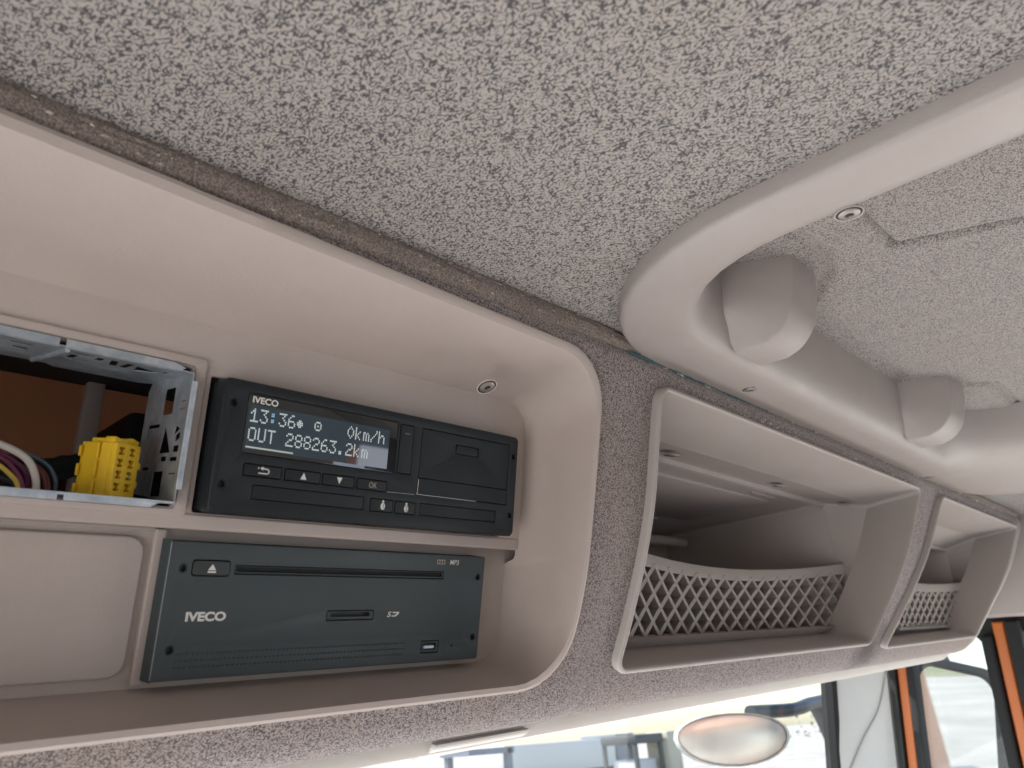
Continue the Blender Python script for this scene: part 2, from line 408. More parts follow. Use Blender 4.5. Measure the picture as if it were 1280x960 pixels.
# ---- outside ground
GZ = -2.55
mg = mat('pale_concrete', (.5, .47, .42), .9, spec=.2); g = G(mg)
g.color(g.mix(g.ramp(g.noise(.35, 5, .6), [(.35, (0,) * 3), (.65, (1,) * 3)]), (.27, .26, .24), (.38, .365, .335)))
o = mk('ground', [(-4000, -4000, GZ), (4000, -4000, GZ), (4000, 4000, GZ), (-4000, 4000, GZ)], [(0, 1, 2, 3)], mg, smooth=False)
tag(o, 'pale sunlit concrete yard outside the truck', None, None, 'structure'); OUT.add(o)
mgr = mat('dry_grass', (.16, .19, .06), .95, spec=.1); g = G(mgr); g.color(g.ramp(g.noise(.5, 5, .7), [(.3, (.13, .145, .085)), (.7, (.24, .235, .15))]))
for nm, y0, y1, x0, x1 in (('grass_verge', -110, -45, -400, 400),):
    o = mk(nm, [(x0, y0, GZ + .02), (x1, y0, GZ + .02), (x1, y1, GZ + .02), (x0, y1, GZ + .02)], [(0, 1, 2, 3)], mgr, smooth=False)
    tag(o, 'green strip of grass at the edge of the yard', None, None, 'structure'); OUT.add(o)

# ================================================================== CAB SHELL
shell = empty('cab_shell', (.2, .3, .2))
tag(shell, 'orange painted steel cab shell, seen behind the open radio slot', 'truck cab')
LINING = plastic('cab_lining', (.58, .565, .55), .8, dirt=.1)
FLOOR = plastic('cab_floor', (.33, .325, .32), .8)
k = box('front_panel', (-.9, .262, -.05), (1.36, .280, .26), plastic('orange_lightened', (.62, .32, .18), .5, grain=300, gs=.02, dirt=.25)); kid(k, shell)  # same orange with extra light put in its colour, for the dim cavity
k = box('roof_skin', (-.95, -1.4, .26), (1.42, .36, .275), ORANGE); kid(k, shell)
def wall_hole(name, fr, outer, holes, th, m):
    k = plate(name, fr, outer, holes, 0, th, m, None, 0, unit=1); kid(k, shell); return k
FBK = FreeFrame((0, -1.3, 0), (1, 0, 0), (0, 0, 1), (0, -1, 0))
wall_hole('rear_wall', FBK, rrect(-.95, -1.6, 1.42, .25), [rrect(.905, -.52, 1.27, -.004, .03)], .04, LINING)
FLF = FreeFrame((-.9, 0, 0), (0, 1, 0), (0, 0, 1), (-1, 0, 0))
wall_hole('driver_side_wall', FLF, rrect(-1.3, -1.6, .35, .25), [rrect(-.85, -.75, .12, -.10, .06)], .04, LINING)
k = box('floor_panel', (-.95, -1.35, -1.66), (1.42, .5, -1.6), FLOOR); kid(k, shell)
k = box('front_bulkhead', (-.95, .42, -1.6), (1.42, .46, -.95), FLOOR); kid(k, shell)
k = box('dash_top', (-.9, -.02, -1.0), (1.28, .42, -.93), mat('dash_plastic', (.33, .325, .32), .7)); kid(k, shell)

# ================================================================== OVERHEAD CONSOLE
console = empty('overhead_console', (.3, .1, -.1))
tag(console, 'cloth covered overhead console running across the cab with moulded bezel and pockets', 'overhead console')
s_bz0, s_bz1 = s_of_z(.1110), s_of_z(-.0845)
def BZ(u, s): return s + .032 * max(0, u + .1) * max(0, 1 - (s - s_bz0) / (s_bz1 - s_bz0))
s_pk0, s_pk1 = s_of_z(.0975), s_of_z(-.0800)
s_qk0, s_qk1 = s_of_z(.0980), s_of_z(-.0855)
U1_ = .213
BU = [-.40, -.1, -.06, -.02, .02, .06, .10, .14, .18, .2095]
HOLES = [*[(a, b, BZ(b, s_bz0) + .0035, s_bz1 - .0035) for a, b in zip(BU, BU[1:])], (.2690, .778, s_pk0 + .002, s_pk1 - .002), (.854, 1.212, s_qk0 + .002, s_qk1 - .002)]
ul = sorted({-.9, -.6, 1.235, .213, .22, .228, .236, .244, .255, .262, .266, .79, .80, .81, .82, .83, .84, .85, .90, .95, *[h[i] for h in HOLES for i in (0, 1)],
             *[-.4 + i * .085 for i in range(1, 7)], *[.269 + i * .05 for i in range(1, 10)], *[.9 + .06 * i for i in range(1, 5)]})
sl = sorted({0, PS[-1], *[h[i] for h in HOLES for i in (2, 3)], *[PS[-1] * i / 44 for i in range(1, 44)]})
idx = {}; V = []; F = []
def vid(i, j):
    if (i, j) not in idx: idx[(i, j)] = len(V); V.append(S(ul[i], sl[j]))
    return idx[(i, j)]
for i in range(len(ul) - 1):
    for j in range(len(sl) - 1):
        um, smid = (ul[i] + ul[i + 1]) / 2, (sl[j] + sl[j + 1]) / 2
        if any(a < um < b and c < smid < d for a, b, c, d in HOLES): continue
        F.append((vid(i, j), vid(i + 1, j), vid(i + 1, j + 1), vid(i, j + 1)))
# rounded corners of the cloth where it meets the mouldings
def corner_fan(ua, sa, uc, sc, r_, a_from, f=lambda u, s: s):
    n0 = len(V); nk, nt = 12, 7
    for k in range(nk + 1):
        a = R(a_from + 90 * k / nk); ub, sb_ = uc + r_ * math.cos(a), sc + r_ * math.sin(a)
        for t in range(nt + 1):
            u, s_ = ua + (ub - ua) * t / nt, sa + (sb_ - sa) * t / nt
            V.append(S(u, f(u, s_), -.0003))
    for k in range(nk):
        for t in range(nt): F.append((n0 + k * (nt + 1) + t, n0 + (k + 1) * (nt + 1) + t, n0 + (k + 1) * (nt + 1) + t + 1, n0 + k * (nt + 1) + t + 1))
corner_fan(.2125, s_bz1 - .0005, U1_ - .034, s_bz1 - .034, .0298, 0)
corner_fan(.2125, s_bz0 + .0005, U1_ - .034, s_bz0 + .034, .0298, 270, BZ)
for u0_, u1_, a_, b_, r_ in ((.267, .780, s_pk0, s_pk1, .012), (.852, 1.214, s_qk0, s_qk1, .010)):
    for uu, ss, su, ss_, a0_ in ((u1_, b_, -1, -1, 0), (u0_, b_, 1, -1, 90), (u0_, a_, 1, 1, 180), (u1_, a_, -1, 1, 270)):
        corner_fan(uu + su * .0005, ss + ss_ * .0005, uu + su * r_, ss + ss_ * r_, r_ - .0018, a0_)
kid(mk('cloth_cover', V, F, CONSF), console)
# frayed edge of the headliner lying on the console top
rings = []
ne = 150
for i in range(ne + 1):
    u = -.6 + 1.84 * i / ne
    w = .0138 - .0042 * sstep((u - .12) / .16); fz = random.uniform(-.0003, .0003); r_ = []
    for k in range(10):
        t = k / 9; rr = random.uniform(.85, 1.15)
        yy = -.0560 - (.0048 * math.sin(math.pi * min(1, .18 + t * .82)) ** .6) * rr + .004 * max(0, t - .85) / .15; zz = .1226 - w * t + random.uniform(-.0003, .0003) + fz
        r_.append(Vector((u, yy, ceil_z(u, zz))))
    rings.append(r_)
kid(loft('frayed_edge', rings, EDGEF, None, closed=False), console)
# pale glue and lint flecks caught along that edge
bm = bmesh.new()
for i in range(300):
    u = random.choice((random.uniform(.28, 1.15), random.uniform(.28, 1.15), random.uniform(-.1, .25)))
    on_top = random.random() < .6
    if u > .25: c = S(u, s_of_z(random.gauss(.1125, .0009) if on_top else random.gauss(.1015, .0012)), .0006)
    else: c = Vector((u, -.0618, ceil_z(u, random.uniform(.1095, .120))))
    q = random.uniform(.0006, .0019) * (1.0 if u > .26 else .35)
    L = random.uniform(1, 4)
    vs = [bm.verts.new(c + Vector((random.uniform(-q, q) * L, random.uniform(-q, q) * .6, random.uniform(-q, q)))) for _ in range(4)]
    for f in ((0, 1, 2), (0, 2, 3), (0, 1, 3), (1, 2, 3)): bm.faces.new([vs[t] for t in f])
k = kid(bmk('lint_flecks', bm, LINT), console); k['kind'] = 'stuff'
bm = bmesh.new(); tube_bm(bm, [S(u, s_of_z(.1122 + .0004 * math.sin(u * 95)), .0008) for u in [.238 + .19 * i / 40 for i in range(41)]], [.0003 + .0011 * abs(math.sin(i * .9) * math.sin(i * .37)) * (1 - i / 46) for i in range(41)], 6)
kid(bmk('teal_residue', bm, TEAL), console)

# ---- bezel round the devices
bezel = None
U0, U1 = -.42, .213
def ypanel(z):
    ya = FA.p(0, 0, -.012); yb = FB.p(0, 0, -.010)
    a = ya.y - math.tan(.1723) * (z - ya.z); b = yb.y - math.tan(.1966) * (z - yb.z)
    t = sstep((z + .0135) / .003); return b + (a - b) * t
rings = []
for ins, off, dy in (((0,) * 4, -.004, 0), ((0,) * 4, .0015, 0), ((.0010,) * 4, .0032, 0), ((.0028,) * 4, .0036, 0), ((.005, .0045, .0060, .005), .0026, 0)):
    rings.append([S(u, BZ(u, s), off, dy) for u, s in ring_us(U0, U1, s_bz0, s_bz1, .034, ns=60, ins=ins)])
def blend(ins, f, r):
    """ring between the lip and the device panel; f(base point, side fractions)"""
    return [f(S(u, s, 0), u, s) for u, s in ring_us(U0, U1, s_bz0, s_bz1, r, ins=ins)]
lastr = rings[-1]
panel_ring = []
for (u, s) in ring_us(U0, U1, s_bz0, s_bz1, .022, ns=60):
    fx = (u - U0) / (U1 - U0); fs = (s - s_bz0) / (s_bz1 - s_bz0)
    z = .0815 + (-.0685 - .0815) * fs; x = (U0 + .02) + (.2010 - U0 - .02) * fx
    panel_ring.append(Vector((x, ypanel(z) + .002, z)))
def mid(t, ridge):
    out = []
    for (u, s), p, q in zip(ring_us(U0, U1, s_bz0, s_bz1, .034, ns=60), lastr, panel_ring):
        fx = sstep((u - (U1 - .034)) / .03)              # 1 on the right-hand wall
        m = p.lerp(q, t)
        fr_ = sstep((s - s_bz0 - .012) / .03) * sstep((s_bz1 - .012 - s) / .03)
        k = fx * (.35 + .65 * fr_)
        w = Vector((p.x + (q.x - p.x) * ridge[0], p.y + (q.y - p.y) * ridge[1], p.z + (q.z - p.z) * (.3 * t)))
        out.append(m.lerp(w, k))
    return out
rings += [mid(.12, (.06, .12)), mid(.35, (.16, .40)), mid(.45, (.27, .56)), mid(.6, (.42, .68)), mid(.85, (.8, .9)), panel_ring]
bezel = kid(loft('radio_bezel', rings, BEIGE, None, angle=32), console)
# device panels inside the bezel
PX0 = -330
pa = plate('device_panel', FA, rrect(PX0, -8.6, 203, 86, 2.0), [rrect(-165, .3, -10.4, 60.2, 1.5), rrect(-1.6, -1.2, 184.2, 58.6, 1.0)], -15, -12, BEIGE, None, .7)
kid(pa, console)
# raised border and rib next to the open slot
kid(plate('slot_border', FA, rrect(-172, -3.4, -4.6, 65.2, 2), [rrect(-166.5, -.4, -9.6, 61.2, 1.5)], -12.5, -10.4, BEIGE, None, .8), console)
kid(plate('lower_panel', FB, rrect(PX0, -4.5, 222, 64), [], -30, -10.5, BEIGE, None, .6), console)
kid(plate('panel_rib', FB, rrect(-4.2, -2.5, .6, 61, .8), [], -11, -7.4, BEIGE, None, .8), console)
kid(plate('panel_rail', FB, rrect(PX0, 59.3, -4, 61.5, .3), [], -11, -8.4, BEIGE, None, .6), console)
kid(plate('blank_cover', FB, rrect(PX0, .6, -7.0, 57.4, 7, 6), [], -11, -8.2, BEIGE, None, 1.3, res=4), console)
# the shelf lip between the two rows is the thick foot of the upper panel
kid(plate('device_shelf', FA, rrect(PX0, -8.4, 200, -2.0, 1.6), [], -13, -11.2, BEIGE, None, 1.1, res=3), console)
k = screw('bezel_screw', (.1355, -.0333, .0728), (0, -.40, -.92), .0062, None, BEIGE); kid(k, console)
bm = bmesh.new()
for c, r_ in (((.034, -.030), .0022), ((.018, -.034), .0012), ((.052, -.026), .0009)):
    q = []
    for k in range(9):
        a = 2 * math.pi * k / 9; x = c[0] + math.cos(a) * r_ * 1.5 * random.uniform(.6, 1.2); y = c[1] + math.sin(a) * r_ * .5 * random.uniform(.6, 1.2); q.append((x, y))
    # lies on the sloping roof of the recess
    vs = [bm.verts.new((x, y, .1054 - (y + .0555) * .445 - .0004)) for x, y in q]; bm.faces.new(vs)
SCUFF = bm

# ---- storage pockets
def pocket(u0, u1, s0, s1, r, depth, zt, zb, xr, name='storage_pocket', big=True):
    root = empty(name); kid(root, console)
    rs = []
    for d, off in ((0, -.004), (0, .0042), (.0006, .0056), (.0014, .0062), (.0026, .0063), (.0034, .0057), (.0038, .0030)):
        rs.append([S(u, s, off) for u, s in ring_us(u0, u1, s0, s1, max(.004, r - d), ins=(d,) * 4)])
    r2 = [S(u, s, 0, .046) for u, s in ring_us(u0, u1, s0, s1, r * .5, ins=(.007, .012, .0145, .014))]
    loft('pocket_frame', rs + [r2], BEIGE2, root, angle=50)
    def cross(y, x0, x1, za, zb_):
        out = []
        for (u, s) in ring_us(u0, u1, s0, s1, r * .4):
            fx = (u - u0) / (u1 - u0); fs = (s - s0) / (s1 - s0)
            out.append(Vector((x0 + (x1 - x0) * fx, y, za + (zb_ - za) * fs - droop(u) * .85 * (1 - fs))))
        return out
    r3 = [cross(.031, u0 + .010, xr, zt + .0085, zb), cross(.0315, u0 + .010, xr, zt + .0045, zb), cross(.035, u0 + .010, xr - .0005, zt + .0040, zb), cross(.037, u0 + .010, xr - .001, zt + .0090, zb),
          cross(depth, u0 + .02, xr - .02, zt - .002, zb)]
    loft('pocket_liner', [r2] + r3, BEIGE3, root, cap1=True, angle=18)
    return root
def net(root, xa, xb, ztop, zbot, ya, bow, dip, ncol, nrow, sw=.0017, dp=.0055):
    def N(a, b, off=0):
        w = 4 * a * (1 - a)
        y = ya + bow * w + (.014 - .004 * w) * (1 - b) * 0 + off
        zt = ztop[0] + (ztop[1] - ztop[0]) * a - dip * w
        zb = zbot[0] + (zbot[1] - zbot[0]) * a
        return Vector((xa + (xb - xa) * a, y - .010 * b, zb + (zt - zb) * b))
    bm = bmesh.new()
    L = xb - xa
    pitch = 1.0 / ncol; span = pitch * nrow * .5
    def strand(a0, a1, b0=0., b1=1., seg=7):
        P = []
        for k in range(seg + 1):
            t = k / seg; P.append((a0 + (a1 - a0) * t, b0 + (b1 - b0) * t))
        prev = None
        for k, (a, b) in enumerate(P):
            p = N(a, b); q = N(a + (a1 - a0) * .01, b + (b1 - b0) * .01); d = (q - p).normalized(); nn = Vector((0, -1, 0)); e = d.cross(nn).normalized()
            ring = [bm.verts.new(p + e * sw + nn * dp * .5), bm.verts.new(p - e * sw + nn * dp * .5), bm.verts.new(p - e * sw * .8 - nn * dp * .5), bm.verts.new(p + e * sw * .8 - nn * dp * .5)]
            if prev:
                for m_ in range(4): bm.faces.new((prev[m_], prev[(m_ + 1) % 4], ring[(m_ + 1) % 4], ring[m_]))
            prev = ring
    for i in range(-nrow, ncol + nrow):
        for sgn in (1, -1):
            a0 = i * pitch + (0 if sgn > 0 else 0); a1 = a0 + sgn * span
            lo, hi = 0., 1.
            # clip to 0..1 in a
            if a0 < 0:
                if a1 <= 0: continue
                lo = -a0 / (a1 - a0)
            if a0 > 1:
                if a1 >= 1: continue
                lo = (1 - a0) / (a1 - a0)
            if a1 > 1: hi = (1 - a0) / (a1 - a0)
            if a1 < 0: hi = -a0 / (a1 - a0)
            if hi - lo < .03: continue
            strand(a0 + (a1 - a0) * lo, a0 + (a1 - a0) * hi, lo, hi)
    k = bmk('lattice', bm, NETM, root, 30)
    # top and bottom rails
    for b, h, nm in ((1.0, .0085, 'net_rail'), (0.0, .0028, 'net_rail')):
        rr = []
        for i in range(31):
            p = N(i / 30, b); z0 = p.z - (h * .3 if b else h); z1 = p.z + h if b else p.z + h * .4
            prof = [(-.0055, z0), (-.0062, (z0 + z1) / 2), (-.0050, z1 - .0006), (-.003, z1), (.003, z1), (.0045, z1 - .001), (.0045, z0)]
            rr.append([Vector((p.x, p.y + yy, zz)) for yy, zz in prof])
        loft(nm, rr, NETM, root, True, True, angle=50)
p1 = pocket(.267, .780, s_pk0, s_pk1, .012, .235, .0800, -.061, .735)
net(p1, .292, .742, (.001, -.004), (-.0600, -.0605), .034, .026, .012, 18, 5, .0017, .013)
# roof of the pocket: screw strip, step line and clip plate
for x in (.3850, .5760, .7350):
    screw('pocket_screw', (x, .010, .0822 - droop(x) * .85), (0, .2, -1), .0072, p1, BEIGE3)
def roofed(name, x0, y0, x1, y1, h, m):
    zz = lambda x, y: .0885 - (y - .037) * .053 - droop(x) * .85
    poly_prism(name, [Vector((x, y, zz(x, y) - h)) for x, y in ((x0, y0), (x1, y0), (x1, y1), (x0, y1))], (0, 0, h + .002), m, p1, .0006)
roofed('roof_panel', .315, .062, .660, .165, .0022, BEIGE3)
roofed('clip_ridge', .322, .050, .385, .053, .0022, BEIGE2)
roofed('clip_ridge', .600, .050, .650, .053, .0022, BEIGE2)
roofed('clip_ridge', .560, .175, .610, .178, .003, BEIGE2)
tube('back_rail', [(.30, .20, .0530), (.62, .20, .0490), (.70, .20, .0475)], .006, BEIGE2, p1, 10, 3)
p2 = pocket(.852, 1.214, s_qk0, s_qk1, .010, .22, .060, -.066, 1.17)
net(p2, .872, 1.150, (-.018, -.020), (-.0680, -.0700), .030, .008, .004, 11, 5, .0022, .006)

# ---- end cap to the right of the second pocket
rings = []
for i in range(9):
    t = i / 8; u = 1.222 + .14 * t; r_ = []
    for j in range(25):
        s = PS[-1] * j / 24; p = S(u, s, .002 - .004 * (i == 0)); p.y += .035 * t * t; p.z += .040 * t * t * (j / 24); r_.append(p)
    rings.append(r_)
kid(loft('end_cap', rings, BEIGE2, None, closed=False), console)

kid(tube('cap_seam', [S(1.2185, PS[-1] * k / 16, .0015) for k in range(2, 12)], .0014, mat('seam_dark', (.05, .045, .045), .8), None, 6, 2), console)
# ---- pale trim under the console, above the windscreen
header = empty('header_trim', (.3, .1, -.12))
tag(header, 'pale plastic trim strip under the console along the windscreen top', 'trim strip')
rings = []
for i in range(41):
    x = -.9 + 2.13 * i / 40
    c = .030 * sstep((x - 1.06) / .18)
    rings.append([Vector((x, y, z + c)) for k, (y, z) in enumerate(((.038, -.1030), (.0385, -.1100), (.042, -.1145), (.06, -.1172), (.12, -.1265), (.20, -.1390), (.268, -.1475), (.274, -.1455), (.274, -.120)))])
kid(loft('trim_body', rings, PALE, None, closed=False), header)
for x in (.150,):
    o = poly_prism('visor_clip', [Vector((x, y, z)) for y, z in ((.040, -.1080), (.034, -.1092), (.036, -.1120), (.055, -.1182), (.065, -.1160))], (.075, 0, 0), PALE, None, .0015); kid(o, header)

# ================================================================== DEVICES
def glyph_plate(name, fr, tri, m, parent, w=.55, h=.06): return plate(name, fr, tri, [], w, w + h, m, parent)
# ---- tachograph
tacho = empty('tachograph', FA.p(.09, 0, 0))
tag(tacho, 'black digital tachograph with lit two line display, mounted above the radio', 'tachograph')
btn = [(13.0, 31.2), (33.0, 51.4), (52.6, 70.7), (72.1, 90.0)]
hol = [rrect(a, 16.0, b, 21.4, .5) for a, b in btn]
hol += [rrect(10.9, 25.7, 94.2, 52.6, .8), rrect(95.5, 26.4, 104.4, 52.0, .5), rrect(110.0, 16.8, 176.7, 52.2, .8)]
hol += [rrect(18.3, 6.1, 77.4, 12.5, .4), rrect(81.2, 6.0, 95.0, 12.4, .4), rrect(96.3, 5.9, 109.5, 12.4, .4), rrect(112.7, 6.2, 168.5, 12.6, .4)]
def circ(x, v, r, n=14): return [(x + r * math.cos(2 * math.pi * i / n), v + r * math.sin(2 * math.pi * i / n)) for i in range(n)]
hol += [circ(x, v, 1.9) for x, v in ((4.6, 46.7), (4.2, 11.2), (180.4, 45.6), (180.2, 11.0))]
kid(plate('front_plate', FA, rrect(0, -.1, 183.0, 56.9, 2.2), hol, -2.6, 0, BLACK, None, .35), tacho)
body = kid(plate('housing', FA, rrect(-.3, -.6, 183.2, 57.3, 2.4), [], -34, -2.2, BLACK, None, .5), tacho)
kid(plate('edge_frame', FA, rrect(-.5, -.9, 183.4, 57.6, 2.6), [rrect(1.6, .8, 182.4, 56.2, 1.6)], -11.5, .02, BLACK, None, .9, res=3), tacho)
disp = kid(plate('display', FA, rrect(11.15, 25.95, 93.95, 52.35, .7), [], -2.0, -.35, GLASSK, None, .1), tacho)
lcd = plate('lcd_panel', FA, rrect(12.2, 27.6, 89.2, 47.6, .3), [], -.37, -.31, LCD, disp)
FONT = {
 '0': '01110 10001 10001 10001 10001 10001 01110', 'z': '00100 01010 10001 10001 10001 01010 00100', '1': '00100 01100 10100 00100 00100 00100 11111',
 '2': '01110 10001 00001 00110 01000 10000 11111', '3': '11110 00001 00001 01110 00001 00001 11110', '6': '00110 01000 10000 11110 10001 10001 01110',
 '8': '01110 10001 10001 01110 10001 10001 01110', '.': '00000 00000 00000 00000 00000 01100 01100', 'k': '10000 10000 10010 10100 11000 10100 10010',
 'm': '00000 00000 11010 10101 10101 10101 10101', '/': '00001 00001 00010 00100 01000 10000 10000', 'h': '10000 10000 10110 11001 10001 10001 10001',
 'O': '01110 10001 10001 10001 10001 10001 01110', 'U': '10001 10001 10001 10001 10001 10001 01110', 'T': '11111 00100 00100 00100 00100 00100 00100',
 '*': '00000 00000 01100 11110 11110 01100 00000', 'q': '00000 11111 10001 10101 10001 11111 00000', ':': '00000 01100 01100 00000 01100 01100 00000'}
FONT['3'] = '11111 00010 00100 00010 00001 10001 01110'
FONT['q'] = '00000 01110 10001 10101 10001 01110 00000'
def lcd_text(name, s, x0, vtop, m, only=None, skip=()):
    V, F = [], []
    pw, ph = 4.62 / 6, 6.25 / 7
    for ci, ch in enumerate(s):
        if ch == ' ' or ch not in FONT or ch in skip or (only and ch not in only): continue
        for r_, row in enumerate(FONT[ch].split()):
            for c_, b in enumerate(row):
                if b == '1':
                    x = x0 + ci * 4.62 + c_ * pw; v = vtop - r_ * ph; e = .085; n0 = len(V)
                    V += [FA.p(a * mm, q * mm, -.27 * mm) for a, q in ((x + e, v - ph + e), (x + pw - e, v - ph + e), (x + pw - e, v - e), (x + e, v - e))]
                    F.append((n0, n0 + 1, n0 + 2, n0 + 3))
    return mk(name, V, F, m, disp, smooth=False)
lcd_text('lcd_time_and_speed', '13:36* q   zkm/h', 13.0, 46.0, LCDT, skip=(':',))
lcd_text('lcd_colon', '13:36', 13.0, 46.0, LCDB, only=(':',))
lcd_text('lcd_distance', 'OUT 288263.2km', 13.0, 37.5, LCDT)
plate('lcd_edge_reflection', FA, rrect(12.6, 28.2, 36, 28.9, .2), [], -.3, -.26, mat('lcd_reflection_glow', (.2, .22, .2), .3, emit=(.55, .62, .55), estr=.22), disp)  # glowing strip painted in for the pale line reflected at the display edge
kid(text('brand_lettering', FA, 'IVECO', 13.0, 48.5, 2.75, PRINT, None, w=-.27, sx=1.12, bold=.28), tacho)
for i, (a, b) in enumerate(btn):
    o = kid(plate('button', FA, rrect(a + .25, 16.25, b - .25, 21.15, .4), [], -2.2, .35, BLACK2, None, .3), tacho)
    c = (a + b) / 2 + .3; v = 18.7
    if i == 0:
        pts = [(c - .4, v + 1.5)] + [(c + 1.6 + 1.25 * math.cos(R(t)), v + .0 + 1.25 * math.sin(R(t))) for t in range(70, -91, -16)] + [(c - 2.4, v - 1.25), (c - 2.4, v - .75)]
        pts += [(c + 1.6 + .75 * math.cos(R(t)), v + .75 * math.sin(R(t))) for t in range(-90, 71, 16)] + [(c - .4, v + .95)]
        glyph_plate('return_symbol', FA, pts, PRINT, o, .36)
        glyph_plate('return_symbol', FA, [(c - 1.7, v + 1.2), (c - .3, v + .3), (c - .3, v + 2.1)], PRINT, o, .36)
        glyph_plate('return_symbol', FA, circ(c - 2.5, v + 1.2, .35, 8), PRINT, o, .36)
    elif i == 1: glyph_plate('up_symbol', FA, [(c - 1.6, v - 1.5), (c + 1.6, v - 1.5), (c, v + 1.7)], PRINT, o, .36)
    elif i == 2: glyph_plate('down_symbol', FA, [(c - 1.5, v + 1.6), (c + 1.5, v + 1.6), (c, v - 1.5)], PRINT, o, .36)
    else: text('ok_lettering', FA, 'OK', c - 2.3, v - 1.4, 2.7, PRINTD, o, w=.38, sx=.85)
for (a, b, t) in ((81.2, 95.0, '1'), (96.3, 109.5, '2')):
    o = kid(plate('driver_button', FA, rrect(a + .25, 6.25, b - .25, 12.1, .35), [], -2.2, .3, BLACK2, None, .3), tacho)
    c = (a + b) / 2 + .6; v = 8.8
    body_ = [(c + 1.35 * math.cos(R(t)), v + 1.75 * math.sin(R(t)) * (1 if t < 180 else 1)) for t in range(0, 360, 30)]
    glyph_plate('driver_symbol', FA, body_, PRINT, o, .31)
    glyph_plate('driver_symbol', FA, circ(c, v + 2.45, .62, 10), PRINT, o, .31)
    text('driver_number', FA, t, c - .55, v - 1.05, 2.2, DARK, o, w=.40, bold=.1)
kid(plate('card_slot_flap', FA, rrect(18.6, 6.35, 77.1, 12.25, .3), [], -2.2, -.25, BLACK, None, .25), tacho)
kid(plate('card_slot_flap', FA, rrect(113.0, 6.45, 168.2, 12.35, .3), [], -2.2, -.3, BLACK, None, .25), tacho)
o = kid(plate('service_flap', FA, rrect(95.75, 26.65, 104.15, 51.75, .4), [], -2.2, .25, BLACK, None, .3), tacho)
plate('flap_mark', FA, rrect(98.4, 47.0, 102.0, 47.6, .15), [], .24, .36, mat('worn_edge', (.12, .12, .12), .5), o)
o = kid(plate('printer_drawer', FA, rrect(110.3, 25.7, 176.4, 51.9, .5), [rrect(134.6, 41.5, 152.2, 46.6, .3)], -2.2, -.25, BLACK, None, .25), tacho)
plate('drawer_latch', FA, [(134.85, 41.7), (151.95, 41.7), (151.2, 46.35), (135.6, 46.35)], [], -2.2, -.45, BLACK, o, .2)
kid(plate('drawer_front', FA, rrect(110.3, 17.1, 176.4, 25.4, .5), [], -2.2, .15, BLACK, None, .3), tacho)
o = tube('worn_drawer_edge', [FA.p(x * mm, v * mm, .00018) for x, v in ((110.2, 24.6), (110.0, 18.2), (110.8, 16.9), (125, 16.85), (140, 16.8), (152, 16.85))], .00016, mat('scratched_edge', (.55, .53, .5), .5), None, 5, 3); kid(o, tacho)
o = tube('worn_key_edge', [FA.p(x * mm, v * mm, .0001) for x, v in ((90.5, 16.2), (100, 16.4), (108, 16.5))], .00013, mat('scratched_edge_b', (.40, .39, .37), .5), None, 5, 3); kid(o, tacho)
for x, v in ((4.6, 46.7), (4.2, 11.2), (180.4, 45.6), (180.2, 11.0)):
    kid(plate('release_hole', FA, circ(x, v, 1.9), [circ(x, v, 1.45)], -2.3, .03, BLACK2, None, .2), tacho)

# ---- radio
radio = empty('car_radio', FB.p(.09, 0, 0))
tag(radio, 'charcoal disc player radio with long disc slot, mounted below the tachograph', 'radio')
hol = [rrect(10.4, 42.4, 27.2, 49.3, 1.2), rrect(29.5, 43.5, 152.0, 47.5, .6), rrect(79.6, 22.6, 107.4, 27.4, .8), rrect(140.3, 4.6, 152.9, 11.0, .6), circ(162.4, 7.7, .6)]
hol += [circ(x, v, 1.9) for x, v in ((6.6, 45.5), (6.4, 12.2), (177.8, 45.0), (177.8, 11.8))]
kid(plate('front_plate', FB, rrect(.0, .0, 182.4, 56.6, 1.2), hol, -3, 0, RADIO, None, .4), radio)
kid(plate('housing', FB, rrect(-.2, -.2, 182.4, 56.7, 1.2), [], -30, -2.8, RADIO, None, .3), radio)
# flared left side of the front
bm = bmesh.new()
q = [(0.5, -.01), (0.2, -.4), (-1.4, -10.6), (-1.4, -16)]
vs = [[bm.verts.new(FB.p(x * mm, v * mm, w * mm)) for x, w in q] for v in (-.3, 14, 28, 42, 57.0)]
for a, b in zip(vs, vs[1:]):
    for k in range(3): bm.faces.new((a[k], a[k + 1], b[k + 1], b[k]))
kid(bmk('side_flare', bm, RADIO), radio)
kid(tube('worn_side_edge', [FB.p(.15 * mm, v * mm, -.05 * mm) for v in (.8, 20, 40, 56)], .00022, mat('pale_worn_edge', (.22, .24, .25), .5), None, 6, 2), radio)
o = kid(plate('eject_button', FB, rrect(10.75, 42.75, 26.9, 48.95, 1.2), [], -2.5, .5, RADIO2, None, .45, res=3), radio)
plate('eject_symbol', FB, [(17.2, 45.0), (20.8, 45.0), (19.0, 47.6)], [], .5, .58, PRINT, o); plate('eject_symbol', FB, rrect(17.2, 43.9, 20.8, 44.6), [], .5, .58, PRINT, o)
kid(plate('disc_slot', FB, rrect(29.7, 43.7, 151.8, 47.3, .5), [rrect(30.5, 44.7, 151.0, 46.7, .4)], -2.5, -.6, RADIO2, None, .3), radio)
kid(plate('slot_brush', FB, rrect(30, 44.2, 151.5, 47), [], -2.7, -2.0, DARK, None), radio)
sd_ = kid(plate('card_slot', FB, rrect(79.9, 22.9, 107.1, 27.1, .7), [rrect(82, 24.6, 105, 26.3, .5)], -2.6, -.3, RADIO2, None, .3), radio)
plate('card_edge', FB, rrect(83, 23.4, 100, 24.3, .2), [], -.4, .05, RADIO, sd_, .1)
o = kid(plate('usb_socket', FB, rrect(140.6, 4.9, 152.6, 10.7, .5), [rrect(142, 6.4, 151, 9.6, .2)], -2.5, -.3, RADIO2, None, .25), radio)
